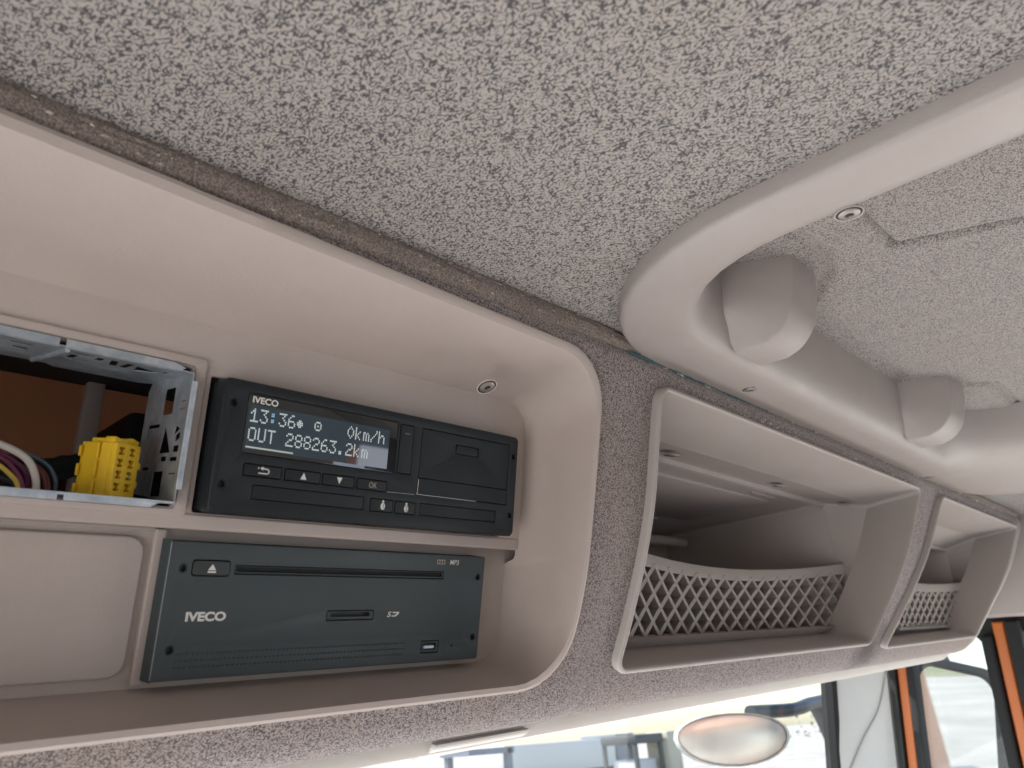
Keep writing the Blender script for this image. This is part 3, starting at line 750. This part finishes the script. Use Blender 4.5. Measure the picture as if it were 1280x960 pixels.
plate('usb_tongue', FB, rrect(143, 6.9, 150.2, 8.3), [], -2.4, -.9, STEEL, o)
kid(text('brand_lettering', FB, 'IVECO', 10.6, 23.9, 3.5, PRINT, None, w=.02, sx=1.25, bold=.42), radio)
kid(text('format_lettering', FB, 'MP3', 155.2, 51.4, 2.7, PRINT, None, w=.02, sx=1.0, bold=.08, shear=.12), radio)
kid(text('card_lettering', FB, 'S', 115.6, 23.9, 2.6, PRINT, None, w=.02, sx=1.3, bold=.2, shear=.25), radio)
kid(plate('card_logo', FB, [(118.6, 24.0), (121.2, 24.0), (123.2, 25.3), (123.4, 26.4), (119.2, 26.4), (119.1, 25.7), (121.8, 25.7), (121.7, 25.3), (120.4, 24.6), (118.7, 24.6)], [], .02, .06, PRINT), radio)
cl = kid(plate('disc_logo', FB, rrect(146, 51.4, 151.8, 53.9, .3), [rrect(146.5, 51.7, 147.7, 53.5, .2), rrect(148.2, 51.7, 149.4, 53.5, .2), rrect(149.9, 51.7, 151.3, 53.5, .2)], .02, .06, PRINTD), radio)
bm = bmesh.new()
for r_ in range(3):
    for i in range(57):
        x = 10.4 + i * 2.12 - r_ * .3; v = 10.5 - r_ * 2.75
        box_bm(bm, FB, (x - .55) * mm, (v - .32) * mm, -.05 * mm, (x + .45) * mm, (v + .3) * mm, .45 * mm)
        box_bm(bm, FB, (x - .45) * mm, (v - .95) * mm, -.05 * mm, (x + .55) * mm, (v - .45) * mm, .02 * mm)
k = kid(bmk('vent_studs', bm, RADIO), radio); k['kind'] = 'stuff'
for x, v in ((6.6, 45.5), (6.4, 12.2), (177.8, 45.0), (177.8, 11.8)):
    kid(plate('release_hole', FB, circ(x, v, 1.9), [circ(x, v, 1.5)], -2.4, .04, RADIO2, None, .2), radio)

# ---- open mounting sleeve to the left
cage = empty('mounting_sleeve', FA.p(-.08, .002, -.01))
tag(cage, 'empty galvanised steel radio sleeve with punched cutouts, left of the tachograph', 'radio sleeve')
CR, CT, CBm, CL = -11.2, 57.6, 1.9, -168.0
FR = FreeFrame(FA.p(CR * mm, 0, 0), -FA.w, FA.v, Vector((1, 0, 0)))      # right wall: x = depth into the dash, v up
D = 57
holes = [rrect(25, 41, 36, 53), rrect(25, 4.5, 36, 15.5), [(21, 23.5), (33, 23.5), (30, 36)], [(13.5, 33.5), (19.5, 31), (18, 35.5)], [(12.5, 29.6), (17, 27.6), (17, 31), (13, 32.6)], rrect(12.5, 23.5, 18, 26.4), rrect(24, 19.8, 30, 22), rrect(12.5, 19.6, 20, 21.4), rrect(37, 35.5, 50, 37.2), rrect(49, 31.5, 50.5, 35.2), rrect(42, 16.4, 50, 17.8), rrect(11, 45.6, 17, 46.1), rrect(11, 42.2, 18, 42.6), rrect(11, 14, 19, 14.5)]
kid(plate('right_wall', FR, [(8, CBm), (D, CBm + 4), (D, CT - 4), (D - 3, CT), (8, CT)], holes, -.15, .15, STEEL), cage)
kid(plate('right_flange', FR, rrect(7.3, 7.5, 10.3, 54), [], -.5, 2.2, STEEL, None, .4), cage)
FT = FreeFrame(FA.p(0, CT * mm, 0), Vector((1, 0, 0)), -FA.w, -FA.v)     # roof of the sleeve: x along, v = depth
holes = [[(-31, 19), (-20, 24.5), (-29, 30)], [(-20, 19), (-15.5, 20), (-18.5, 23.5)], rrect(-35.5, 17, -32.6, 29), [(-42, 17), (-39, 17), (-36.5, 29), (-39.5, 29)], rrect(-47, 17, -44, 24), rrect(-56, 17, -48, 20), rrect(-56, 20.5, -53, 30), rrect(-55, 31, -47.5, 33),
         rrect(-78, 18, -70, 21), rrect(-88, 18, -81, 23), rrect(-75, 27, -69.5, 31), rrect(-85, 27, -79, 30.5), rrect(-97, 18, -91, 31), rrect(-120, 18, -112, 30)]
kid(plate('roof_wall', FT, [(CL, 8), (CR, 8), (CR, D - 4), (CR - 5, D), (CR - 42, D), (CR - 46, D - 5), (CL, D - 5)], holes, -.15, .15, STEEL), cage)
kid(tube('roof_rib', [FT.p(-60.0 * mm, 11 * mm, .8 * mm), FT.p(-61.5 * mm, 30 * mm, .9 * mm), FT.p(-63.5 * mm, 47 * mm, .8 * mm)], .0010, STEEL, None, 8, 3), cage)
for a, b in ((CL, -63.5), (-61.2, CR - 6)):
    kid(plate('roof_flange', FA, [(a, CT - .4), (b, CT - .4), (b + (3 if b > -30 else 0), CT + 1.6), (b - (2 if b > -30 else 0), CT + 3.3), (a, CT + 3.3)], [], -10.4, -9.6, STEEL, None, .2), cage)
FF = FreeFrame(FA.p(0, CBm * mm, 0), Vector((1, 0, 0)), -FA.w, FA.v)
kid(plate('floor_wall', FF, [(CL, 8), (CR, 8), (CR, D - 6), (-46, D - 6), (-50, 20), (CL, 20)], [], -.5, .5, STEEL), cage)
for a, b in ((CL, -54.5), (-52.2, CR - 5)):
    kid(plate('floor_flange', FA, [(a, CBm - 2.6), (b - (4 if b > -30 else 0), CBm - 2.6), (b, CBm - .2), (b, CBm + .5), (a, CBm + .5)], [], -10.4, -9.4, STEEL, None, .2), cage)

# ---- yellow plug standing in the sleeve
plug = empty('cable_plug', FF.p(-.034, .024, .001))
tag(plug, 'bright yellow eight way cable plug standing in the steel sleeve', 'cable plug')
ang = R(30)
wdir = (FA.w * math.cos(ang) + Vector((1, 0, 0)) * math.sin(ang)).normalized()    # face with the eight cavities
xdir = (Vector((1, 0, 0)) * math.cos(ang) - FA.w * math.sin(ang)).normalized()
FP = FreeFrame(FF.p(-.0270, .0240, .0006), xdir, FA.v, wdir)
cav = []
for c_ in range(2):
    for r_ in range(4):
        x = -3.4 + c_ * 6.2; v = 2.6 + r_ * 5.0
        cav.append([(x - 1.7, v), (x + 1.5, v), (x + 1.5, v + .9), (x + .6, v + .9), (x + .6, v + 2.2), (x + 1.5, v + 2.2), (x + 1.5, v + 3.2), (x - 1.7, v + 3.2), (x - 1.7, v + 2.2), (x - .8, v + 2.2), (x - .8, v + .9), (x - 1.7, v + .9)])
kid(plate('plug_face', FP, rrect(-7, 0, 7, 22.4, .5), cav, -3.0, 0, YELLOW, None, .3), plug)
kid(plate('plug_body', FP, rrect(-7, 0, 7, 22.4, .5), [], -17.5, -2.6, YELLOW, None, .4), plug)
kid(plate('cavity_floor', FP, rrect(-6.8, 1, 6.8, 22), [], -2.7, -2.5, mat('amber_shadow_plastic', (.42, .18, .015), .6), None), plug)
kid(plate('plug_terminal', FP, rrect(1.9, 8.4, 3.6, 10.0), [], -2.6, -.4, SCREW, None), plug)
kid(plate('side_key', FP, rrect(7.4, 12.6, 9.0, 15.4, .3), [], -4, -.6, YELLOW, None, .2), plug)
kid(plate('side_key', FP, rrect(7.4, 4.6, 8.6, 7.4, .3), [], -4, -.6, YELLOW, None, .2), plug)
FPS = FreeFrame(FP.p(-.0076, 0, 0), wdir, FA.v, -xdir)
for v0, v1 in ((.5, 6.2), (7.4, 14.4), (15.6, 22)):
    kid(plate('side_rib', FPS, rrect(-9.0, v0, -7.6, v1, .3), [], -.1, .7, YELLOW, None, .2), plug)
    kid(plate('back_rib', FPS, rrect(-17.3, v0 + .5, -16.2, v1 - 1.5, .3), [], -.1, 1.0, YELLOW, None, .2), plug)
la = FP
kid(poly_prism('plug_latch', [la.p(x * mm, v * mm, -1.5 * mm) for x, v in ((-7.2, 22.4), (6.6, 22.4), (7.4, 24.2), (3.2, 25.4), (-2.2, 24.2), (-6.6, 24.9))], la.w * -.005, YELLOW, None, .0003), plug)
kid(plate('latch_arm', FP, rrect(-5, 22.4, 5, 24.4, .4), [], -15, -7, YELLOW, None, .4), plug)

# ---- wires hanging in the sleeve
loom = empty('wiring_loom', FF.p(-.07, .03, .005))
tag(loom, 'bundle of thin coloured wires bending down inside the steel sleeve', 'wires')
def cp(x, v, d): return FA.p((x + 9) * mm, v * mm, -d * mm)
specs = [('pale_wire', 'pale grey wire arching over the bundle', (.55, .50, .45), .0020, [(-92, 22, 40), (-80, 19.5, 36), (-70.5, 15, 34), (-66, 8, 34), (-64.5, 0, 35), (-64, -12, 36)]),
         ('yellow_wire', 'yellow wire', (.55, .38, .06), .0013, [(-92, 14, 38), (-82, 12.5, 34), (-75, 8, 33), (-71.5, 3, 33), (-70, -10, 34)]),
         ('purple_wire', 'purple wire', (.20, .03, .09), .0012, [(-92, 17, 40), (-80, 15, 37), (-73, 10, 36), (-69, 3, 36), (-67, -10, 36)]),
         ('purple_wire', None, (.17, .03, .10), .0012, [(-92, 18.5, 42), (-78, 16, 39), (-70, 11, 38), (-67, 4, 38), (-66, -10, 38)]),
         ('blue_wire', 'dull blue wire', (.06, .09, .13), .0011, [(-78, 20, 42), (-64, 15, 38), (-58.5, 9, 37), (-57, 2, 38), (-57, -12, 38)]),
         ('red_wire', 'dark red wire', (.14, .03, .03), .0012, [(-76, 18, 42), (-65, 12, 39), (-61, 5, 38), (-60, -10, 38)]),
         ('red_wire', None, (.18, .05, .03), .0011, [(-74, 18, 43), (-63, 11.5, 40), (-59.5, 5, 39), (-58.6, -10, 39)]),
         ('grey_wire', 'grey wire', (.10, .10, .11), .0012, [(-77, 16, 44), (-67.5, 11, 41), (-63, 4, 40), (-62, -10, 40)]),
         ('dark_wire', 'dark grey wire', (.04, .045, .05), .0013, [(-88, 8, 44), (-76, 7, 42), (-66, 1, 42), (-62, -10, 42)])]
for nm, lb, c_, r_, pts in specs:
    o = kid(tube(nm, [cp(*p) for p in pts], r_ * .72, mat(nm + '_sheath', c_, .45), None, 8, 7), loom)
    if lb: o['label'] = lb
cable = tube('corrugated_conduit', [cp(-120, -6, 70), (cp(-80, 2, 72)), cp(-60, 10, 74), cp(-40, 17, 84), cp(-10, 24, 100)], [.0052 + .0007 * (i % 2) for i in range(25)], RUBBER, None, 12, 6)
tag(cable, 'thick black corrugated conduit crossing behind the coloured wires', 'conduit')
strut = poly_prism('support_strut', [Vector((x, .118, z)) for x, z in ((-.0205, .020), (-.0105, .020), (-.0095, .062), (-.0078, .095), (-.0168, .095), (-.0190, .062))], (0, .006, 0), BEIGE, None, .0012)
tag(strut, 'narrow upright beige strut standing behind the steel sleeve', 'strut')
pad = box('insulation_pad', (-.30, .150, -.09), (.20, .195, .053), mat('brown_felt', (.075, .055, .045), .95), None, .01)
tag(pad, 'dark brown felt pad below the orange panel behind the sleeve', 'felt pad')
bx = box('control_box', (.008, .125, .020), (.06, .19, .078), RUBBER, None, .004)
tag(bx, 'black box between the beige strut and the sleeve wall', 'control box')
beam = box('beam_with_dark_sheet', (-.35, .012, .0875), (.20, .13, .12), mat('dark_beam_paint', (.03, .022, .018), .7), None, .004)  # beam carried forward as an added dark sheet, darkening the sleeve cutouts
tag(beam, 'dark cross beam above the orange panel, with an added dark sheet over the sleeve', 'beam')

# scuff on the bezel
k = kid(bmk('scuff_mark', SCUFF, STAIN, None), console)

# ================================================================== ROOF HATCH
hatch = empty('roof_hatch', (.45, -.3, .12))
tag(hatch, 'roof hatch surround of smooth grey beige plastic round a cloth lined recess', 'roof hatch')
prof = [(0, .1235), (0, .1155), (.0007, .1140), (.0018, .1132), (.0035, .1128), (.028, .1126), (.035, .1133), (.040, .1158), (.0435, .1205), (.047, .1275), (.0495, .138), (.0510, .152), (.052, .170)]
RS = (1, 5.1, 1, 1.06)
rings = [hatch_ring(d, z, RS, r=max(.03, HR - d * .95)) for d, z in prof]
kid(loft('hatch_frame', rings, HATCHP, None, angle=60), hatch)
Z2 = .1665
lin = [(.15, -.63), (.86, -.63), (.86, -.08), (.15, -.08)]
GROOVES = [([(.3376, -.1988), (.3651, -.2645), (.402, -.345), (.42, -.52)], .0036, .0100), ([(.262, -.1985), (.3376, -.1988)], .0022, .0035),
           ([(.270, -.158), (.313, -.162), (.3445, -.153), (.375, -.128)], .0050, .0050), ([(.40, -.122), (.60, -.1165)], .006, .0035),
           ([(.648, -.135), (.675, -.152), (.690, -.168)], .0045, .005), ([(.690, -.168), (.80, -.170)], .004, .006)]
def segd(x, y, P):
    best = 9
    for (a, b), (c, d) in zip(P, P[1:]):
        L = (c - a) ** 2 + (d - b) ** 2; t = max(0, min(1, ((x - a) * (c - a) + (y - b) * (d - b)) / L)); best = min(best, math.hypot(x - a - t * (c - a), y - b - t * (d - b)))
    return best
def inside(x, y): # the lower moulded panel bounded by the long groove
    xr = interp(-y, [(.1988, .3376), (.2645, .3651), (.345, .402), (.52, .42)]); return y < -.1988 and x < xr
V = []; F = []
nx, ny = 250, 190
for j in range(ny + 1):
    for i in range(nx + 1):
        x = .17 + .68 * i / nx; y = -.62 + .53 * j / ny
        e_ = min(x - .19, .83 - x, -.095 - y); e = max(0, 1 - e_ / .035) if e_ < .035 else 0
        dz = -.0035 * sstep(e)
        for P, wd, hh in GROOVES: dz += hh * math.exp(-(segd(x, y, P) / wd) ** 2)
        if inside(x, y): dz -= .0022
        V.append((x, y, ceil_z(x, Z2) + dz))
for j in range(ny):
    for i in range(nx): F.append((j * (nx + 1) + i, j * (nx + 1) + i + 1, (j + 1) * (nx + 1) + i + 1, (j + 1) * (nx + 1) + i))
lining = kid(mk('cloth_lining', V, F, HATF, angle=80), hatch)
def catch(x0, x1, flip=1):
    pf = [(-.100, .1150), (-.1190, .1150), (-.1305, .1200), (-.1400, .1305), (-.1440, .143), (-.1465, .155), (-.1470, .168), (-.100, .168)]
    pf = [(p.x, p.y) for p in cat([(y, z, 0) for y, z in pf[1:-1]], 4)]; pf = [(-.100, .1150)] + pf + [(-.100, .168)]
    n = len(pf)
    def sec(x, sc, dz=0): return [Vector((x, -.100 + (y + .100) * sc, ceil_z(x, .168 + (z - .168) * (1 - (1 - sc) * .55)))) for y, z in pf]
    rings = [sec(x0 - .022, .15), sec(x0 - .018, .36), sec(x0 - .012, .58), sec(x0 - .005, .80), sec(x0 - .0005, .985), sec(x0 + .0008, 1.01), sec(x0 + .002, 1.02), sec(x1 - .002, 1.02), sec(x1 - .0005, 1.01), sec(x1, .97)]
    o = kid(loft('hatch_catch', rings, HATCHP, None, True, True, angle=34), hatch)
    return o
catch(.300, .337)
catch(.628, .672)
for x, y in ((.1850, -.2195), (.3700, -.0735), (.812, -.064)):
    k = screw('hatch_screw', (x, y, ceil_z(x, .1128)), (0, 0, -1), .0068, None, HATCHP); kid(k, hatch)

# ================================================================== WINDSCREEN SIDE
ws = empty('windscreen', (.2, .25, -.5))
tag(ws, 'wide clear windscreen under the overhead console', 'windscreen')
rings = []
for i in range(13):
    x = -.95 + 2.205 * i / 12; c = .006 * ((x - .2) / 1.1) ** 2
    rings.append([Vector((x, .283 - c + .14 * t, -.130 - .85 * t)) for t in (0, .33, .66, 1)])
kid(loft('glass_pane', rings, GLASS, None, closed=False), ws)
rs2 = [[Vector((x + a, y, z)) for a, y in ((0, .268), (.011, .264), (.013, .284), (.0, .288))] for x, y, z in ((1.236, 0, -.11), (1.262, 0, -.35), (1.30, 0, -.95))]
for r_, dy in zip(rs2, (0, .04, .14)):
    for p in r_: p.y += dy
kid(loft('rubber_seal', rs2, RUBBER, None, True, True), ws)

pill = empty('pillar_trim', (1.27, .2, -.4))
tag(pill, 'pale grey windscreen pillar cover with a slanting seam', 'pillar trim')
a0 = [Vector((1.250, .272, -.10)), Vector((1.266, .245, -.10)), Vector((1.276, .205, -.10)), Vector((1.282, .192, -.10)), Vector((1.30, .188, -.10))]
a1 = [p + Vector((.045, .10, -.85)) for p in a0]
kid(loft('pillar_cover', [a0, [p.lerp(q, .5) for p, q in zip(a0, a1)], a1], PILL, None, closed=False), pill)
def pillar_pt(k, t):
    i = min(int(k), len(a0) - 2); p = a0[i].lerp(a0[i + 1], k - i); q = a1[i].lerp(a1[i + 1], k - i); return p.lerp(q, t) + Vector((-.0012, -.0008, 0))
kid(tube('cover_seam', [pillar_pt(3.0 - 2.9 * t, .03 + .22 * t) for t in (0, .2, .4, .6, .8, 1)], .0013, mat('seam_shadow', (.26, .26, .25), .7), None, 6, 4), pill)

# passenger door with its window frame
door = empty('cab_door', (1.31, -.2, -1.2))
tag(door, 'orange passenger door frame with black seals round its windows', 'truck door')
FD = FreeFrame((1.30, 0, 0), (0, -1, 0), (0, 0, 1), (1, 0, 0))    # x towards the rear, v up, w outwards
def lean(pts): return [(x + (v + .15) * .0, v) for x, v in pts]
fro = [(-.184, -.06), (-.160, -.06), (-.218, -.60), (-.25, -.60)]
def strip(name, p_top, p_bot, wid, w0, w1, m, bev=.002):
    (x0, v0), (x1, v1) = p_top, p_bot
    o = plate(name, FD, [(x0 - wid / 2, v0), (x0 + wid / 2, v0), (x1 + wid / 2, v1), (x1 - wid / 2, v1)], [], w0, w1, m, None, bev, unit=1); kid(o, door); return o
strip('front_seal', (-.1800, -.06), (-.2350, -.62), .010, -.018, .01, RUBBER)
strip('front_frame', (-.1660, -.06), (-.2200, -.62), .016, -.010, .03, ORANGE, .004)
strip('window_seal', (-.1520, -.06), (-.2060, -.62), .011, -.016, .02, RUBBER)
strip('divider_seal', (-.036, -.09), (-.052, -.62), .016, -.012, .02, RUBBER, .004)
strip('window_divider', (-.0165, -.07), (-.0335, -.62), .0175, -.006, .04, ORANGE, .005)
strip('divider_seal', (.004, -.07), (-.013, -.62), .020, -.014, .02, RUBBER, .004)
o = plate('top_rail', FD, [(-.20, -.06), (-.20, -.088), (-.10, -.084), (-.058, -.086), (-.044, -.105), (-.03, -.10), (.02, -.085), (.9, -.085), (.9, -.06)], [], .005, .03, RUBBER, None, .003, unit=1); kid(o, door)
o = plate('header_lining', FD, rrect(-.3, -.064, 1.3, .2), [], -.02, .03, BEIGE2, None, .01, unit=1); kid(o, door)
o = plate('quarter_glass', FD, [(-.16, -.08), (-.03, -.08), (-.04, -.62), (-.22, -.62)], [], .009, .012, GLASS, None, 0, unit=1); kid(o, door)
o = plate('door_glass', FD, [(.01, -.08), (.84, -.08), (.84, -.75), (-.01, -.75)], [], .009, .012, GLASS, None, 0, unit=1); kid(o, door)
o = plate('door_skin', FD, [(-.33, -.62), (.95, -.62), (.95, -1.6), (-.33, -1.6)], [], -.02, .06, ORANGE, None, .01, unit=1); kid(o, door)
o = plate('rear_frame', FD, [(.84, .2), (1.3, .2), (1.3, -.63), (.84, -.63)], [], -.02, .05, BEIGE2, None, .01, unit=1); kid(o, door)
o = plate('outer_skin', FD, [(.84, .2), (3.3, .2), (3.3, -1.6), (.84, -1.6)], [], .055, .07, ORANGE, None, .004, unit=1); kid(o, door)

# door mirror
mir = empty('door_mirror', (1.68, .22, -.3))
tag(mir, 'dark housed door mirror seen through the passenger quarter window', 'mirror')
nrm = Vector((-.620, -.785, .055)).normalized(); ux = Vector((0, 0, 1)).cross(nrm).normalized(); uv = nrm.cross(ux).normalized()
ux, uv = (ux * math.cos(R(-15)) + uv * math.sin(R(-15))), (uv * math.cos(R(-15)) - ux * math.sin(R(-15)))
FM = FreeFrame((1.65, .213, -.30), ux, uv, nrm)
MH = mat('mirror_housing', (.009, .013, .020), .4)
kid(plate('mirror_glass', FM, rrect(-.088, -.21, .078, .140, .035, 6), [], -.004, .0, MIRROR, None, 0, unit=1), mir)
kid(plate('mirror_rim', FM, rrect(-.106, -.231, .096, .158, .046, 6), [rrect(-.088, -.21, .078, .140, .035, 6)], -.05, .008, MH, None, .004, unit=1), mir)
rings = [[FM.p(x * sc + (1 - sc) * -.005, v * sc * (1 if sc > .9 else 1.0), w) for x, v in rrect(-.106, -.231, .096, .158, .046, 6)] for sc, w in ((1, -.045), (1.03, -.06), (.95, -.09), (.7, -.115))]
kid(loft('mirror_back', rings, MH, None, False, True), mir)
kid(tube('mirror_arm', [FM.p(.0, .15, -.05), FM.p(-.05, .185, -.03), FM.p(-.15, .19, .0), FM.p(-.30, .16, .06)], .022, MH, None, 10, 5), mir)

# front mirror seen through the windscreen
fm = empty('front_mirror', (1.25, .42, -.23))
tag(fm, 'lens shaped front mirror hanging outside the windscreen', 'mirror')
FMM = FreeFrame((1.140, .42, -.228), (.80, -.60, -.02), (0.0, .10, 1), (-.55, -.80, .1))
def lens(a, h, n=12):
    top = [(a * math.cos(R(t)), h * .75 * math.sin(R(t)) ** .9) for t in [180 * i / n for i in range(n + 1)]]
    bot = [(-a * math.cos(R(t)), -h * math.sin(R(t))) for t in [180 * i / n for i in range(1, n)]]
    return top + bot
MG = mat('front_mirror_glass', (.66, .63, .59), .45, metal=.8)
L0 = lens(.098, .046)
rings = [[FMM.p(x * s_, v * s_, w) for x, v in L0] for s_, w in ((1.0, 0), (.8, .008), (.5, .014), (.2, .017))]
kid(loft('mirror_glass', rings, MG, None, False, True), fm)
rings = [[FMM.p(x * s_, v * s_, w) for x, v in L0] for s_, w in ((1.0, .002), (1.04, .003), (1.05, -.012), (.9, -.04), (.5, -.06))]
kid(loft('mirror_shell', rings, mat('grey_mirror_shell', (.42, .43, .42), .5), None, False, True), fm)
kid(tube('mirror_stay', [FMM.p(.05, .035, -.02), Vector((1.34, .40, -.205)), Vector((1.47, .42, -.205)), Vector((1.60, .44, -.212))], .012, MH, None, 10, 4), fm)

br = poly_prism('mirror_bracket', [Vector((x, .44, z)) for x, z in ((1.56, -.205), (1.70, -.205), (1.68, -.36), (1.655, -.34), (1.605, -.26))], (.02, .05, 0), MH, None, .006)
tag(br, 'dark blue mirror bracket at the right edge of the windscreen', 'mirror bracket')

# ================================================================== FAR OUTSIDE
def outer_thing(o): OUT.add(o); return o
def ext_box(name, p0, p1, m, parent=None, bev=0): return kid(box(name, p0, p1, m, None, bev), parent)
DKM = mat('dark_machinery', (.05, .055, .06), .6); LTM = mat('pale_machinery', (.55, .55, .53), .6); YEM = mat('yellow_machinery', (.46, .42, .32), .6); BLM = mat('blue_machinery', (.13, .16, .20), .6)
tr = outer_thing(empty('wheel_loader', (32, 23.5, GZ))); tag(tr, 'dark roofed machine with a yellow cab parked across the yard', 'machine')
ext_box('machine_roof', (31.0, 22.5, GZ + 2.15), (33.2, 24.6, GZ + 2.55), DKM, tr, .08)
for x, y in ((31.05, 22.6), (33.0, 22.6), (31.05, 24.4), (33.0, 24.4)): ext_box('roof_post', (x, y, GZ), (x + .16, y + .16, GZ + 2.15), DKM, tr)
ext_box('machine_cab', (33.25, 22.3, GZ + .4), (34.3, 23.6, GZ + 2.6), YEM, tr, .08); ext_box('machine_body', (31.3, 22.9, GZ + .3), (33.0, 24.2, GZ + 1.5), LTM, tr, .05)
sh = outer_thing(empty('lifting_gantry', (24, 25.5, GZ))); tag(sh, 'dark lifting frame standing on the yard, left of the roofed machine', 'gantry')
for x, y in ((23.0, 26.3), (25.0, 24.8)): ext_box('gantry_post', (x, y, GZ), (x + .28, y + .28, GZ + 2.4), BLM, sh)
ext_box('gantry_beam', (22.8, 24.8, GZ + 2.2), (25.4, 26.6, GZ + 2.45), BLM, sh)
dg2 = outer_thing(empty('parked_truck', (40, 33, GZ))); tag(dg2, 'long pale parked truck at the far side of the yard', 'truck')
ext_box('truck_body', (33, 33, GZ + .9), (43, 36, GZ + 2.5), LTM, dg2, .05); ext_box('truck_cab', (43.2, 33, GZ + .7), (45.2, 36, GZ + 2.7), BLM, dg2, .08); ext_box('truck_chassis', (33, 33.2, GZ + .5), (45, 35.8, GZ + .88), DKM, dg2)
for x in (34.5, 36, 44): ext_box('truck_wheel', (x, 32.9, GZ), (x + .9, 33.3, GZ + .9), DKM, dg2, .2)
def hedge(name, c, n, sx, sy, sz, label):
    bm = bmesh.new(); rnd = random.Random(int(c[0] * 7 + 3))
    for _ in range(n):
        p = Vector((c[0] + rnd.gauss(0, sx), c[1] + rnd.gauss(0, sy), c[2] + abs(rnd.gauss(0, sz))))
        d = [Vector((rnd.uniform(-1, 1), rnd.uniform(-1, 1), rnd.uniform(-1, 1))) * .4 for _ in range(3)]
        bm.faces.new([bm.verts.new(p + q) for q in d])
    mt = mat('leaf_green', (.05, .08, .045), .8)
    o = outer_thing(bmk(name, bm, mt)); tag(o, label, 'hedge'); o['kind'] = 'stuff'; return o
hedge('tree_belt', (150, 38, GZ), 5000, 12, 11, 2.2, 'dark green belt of far trees beyond the passenger window')

# truck side behind the mirror: tank body, in the mirror only
tb = empty('truck_tank', (1.0, -3.5, -1.2)); tag(tb, 'grey truck body behind the cab, seen in the door mirror', 'truck body')
o = tube('tank_drum', [Vector((.1, -2.2, -1.0)), Vector((.1, -3.4, -.9)), Vector((.1, -5, -.9)), Vector((.1, -6.6, -1.0))], [.3 + .55 * math.sin(math.pi * min(1, (i + 3) / 24)) for i in range(19)], mat('tank_paint', (.16, .18, .22), .4), None, 20, 6); kid(o, tb)
o = box('side_tank', (.9, -5.2, -1.9), (1.64, -1.8, -.62), mat('tank_blue', (.05, .065, .085), .4), None, .25); kid(o, tb)
o = box('chassis_rail', (-.2, -7, -2.0), (1.25, -1.5, -1.5), RUBBER, None, .02); kid(o, tb)

# ------------------------------------------------------------------ tilt the whole truck with its camera
bpy.context.view_layer.update()
for o in list(SC.objects):
    if o.parent is None and o not in OUT: o.matrix_world = TILT @ o.matrix_world
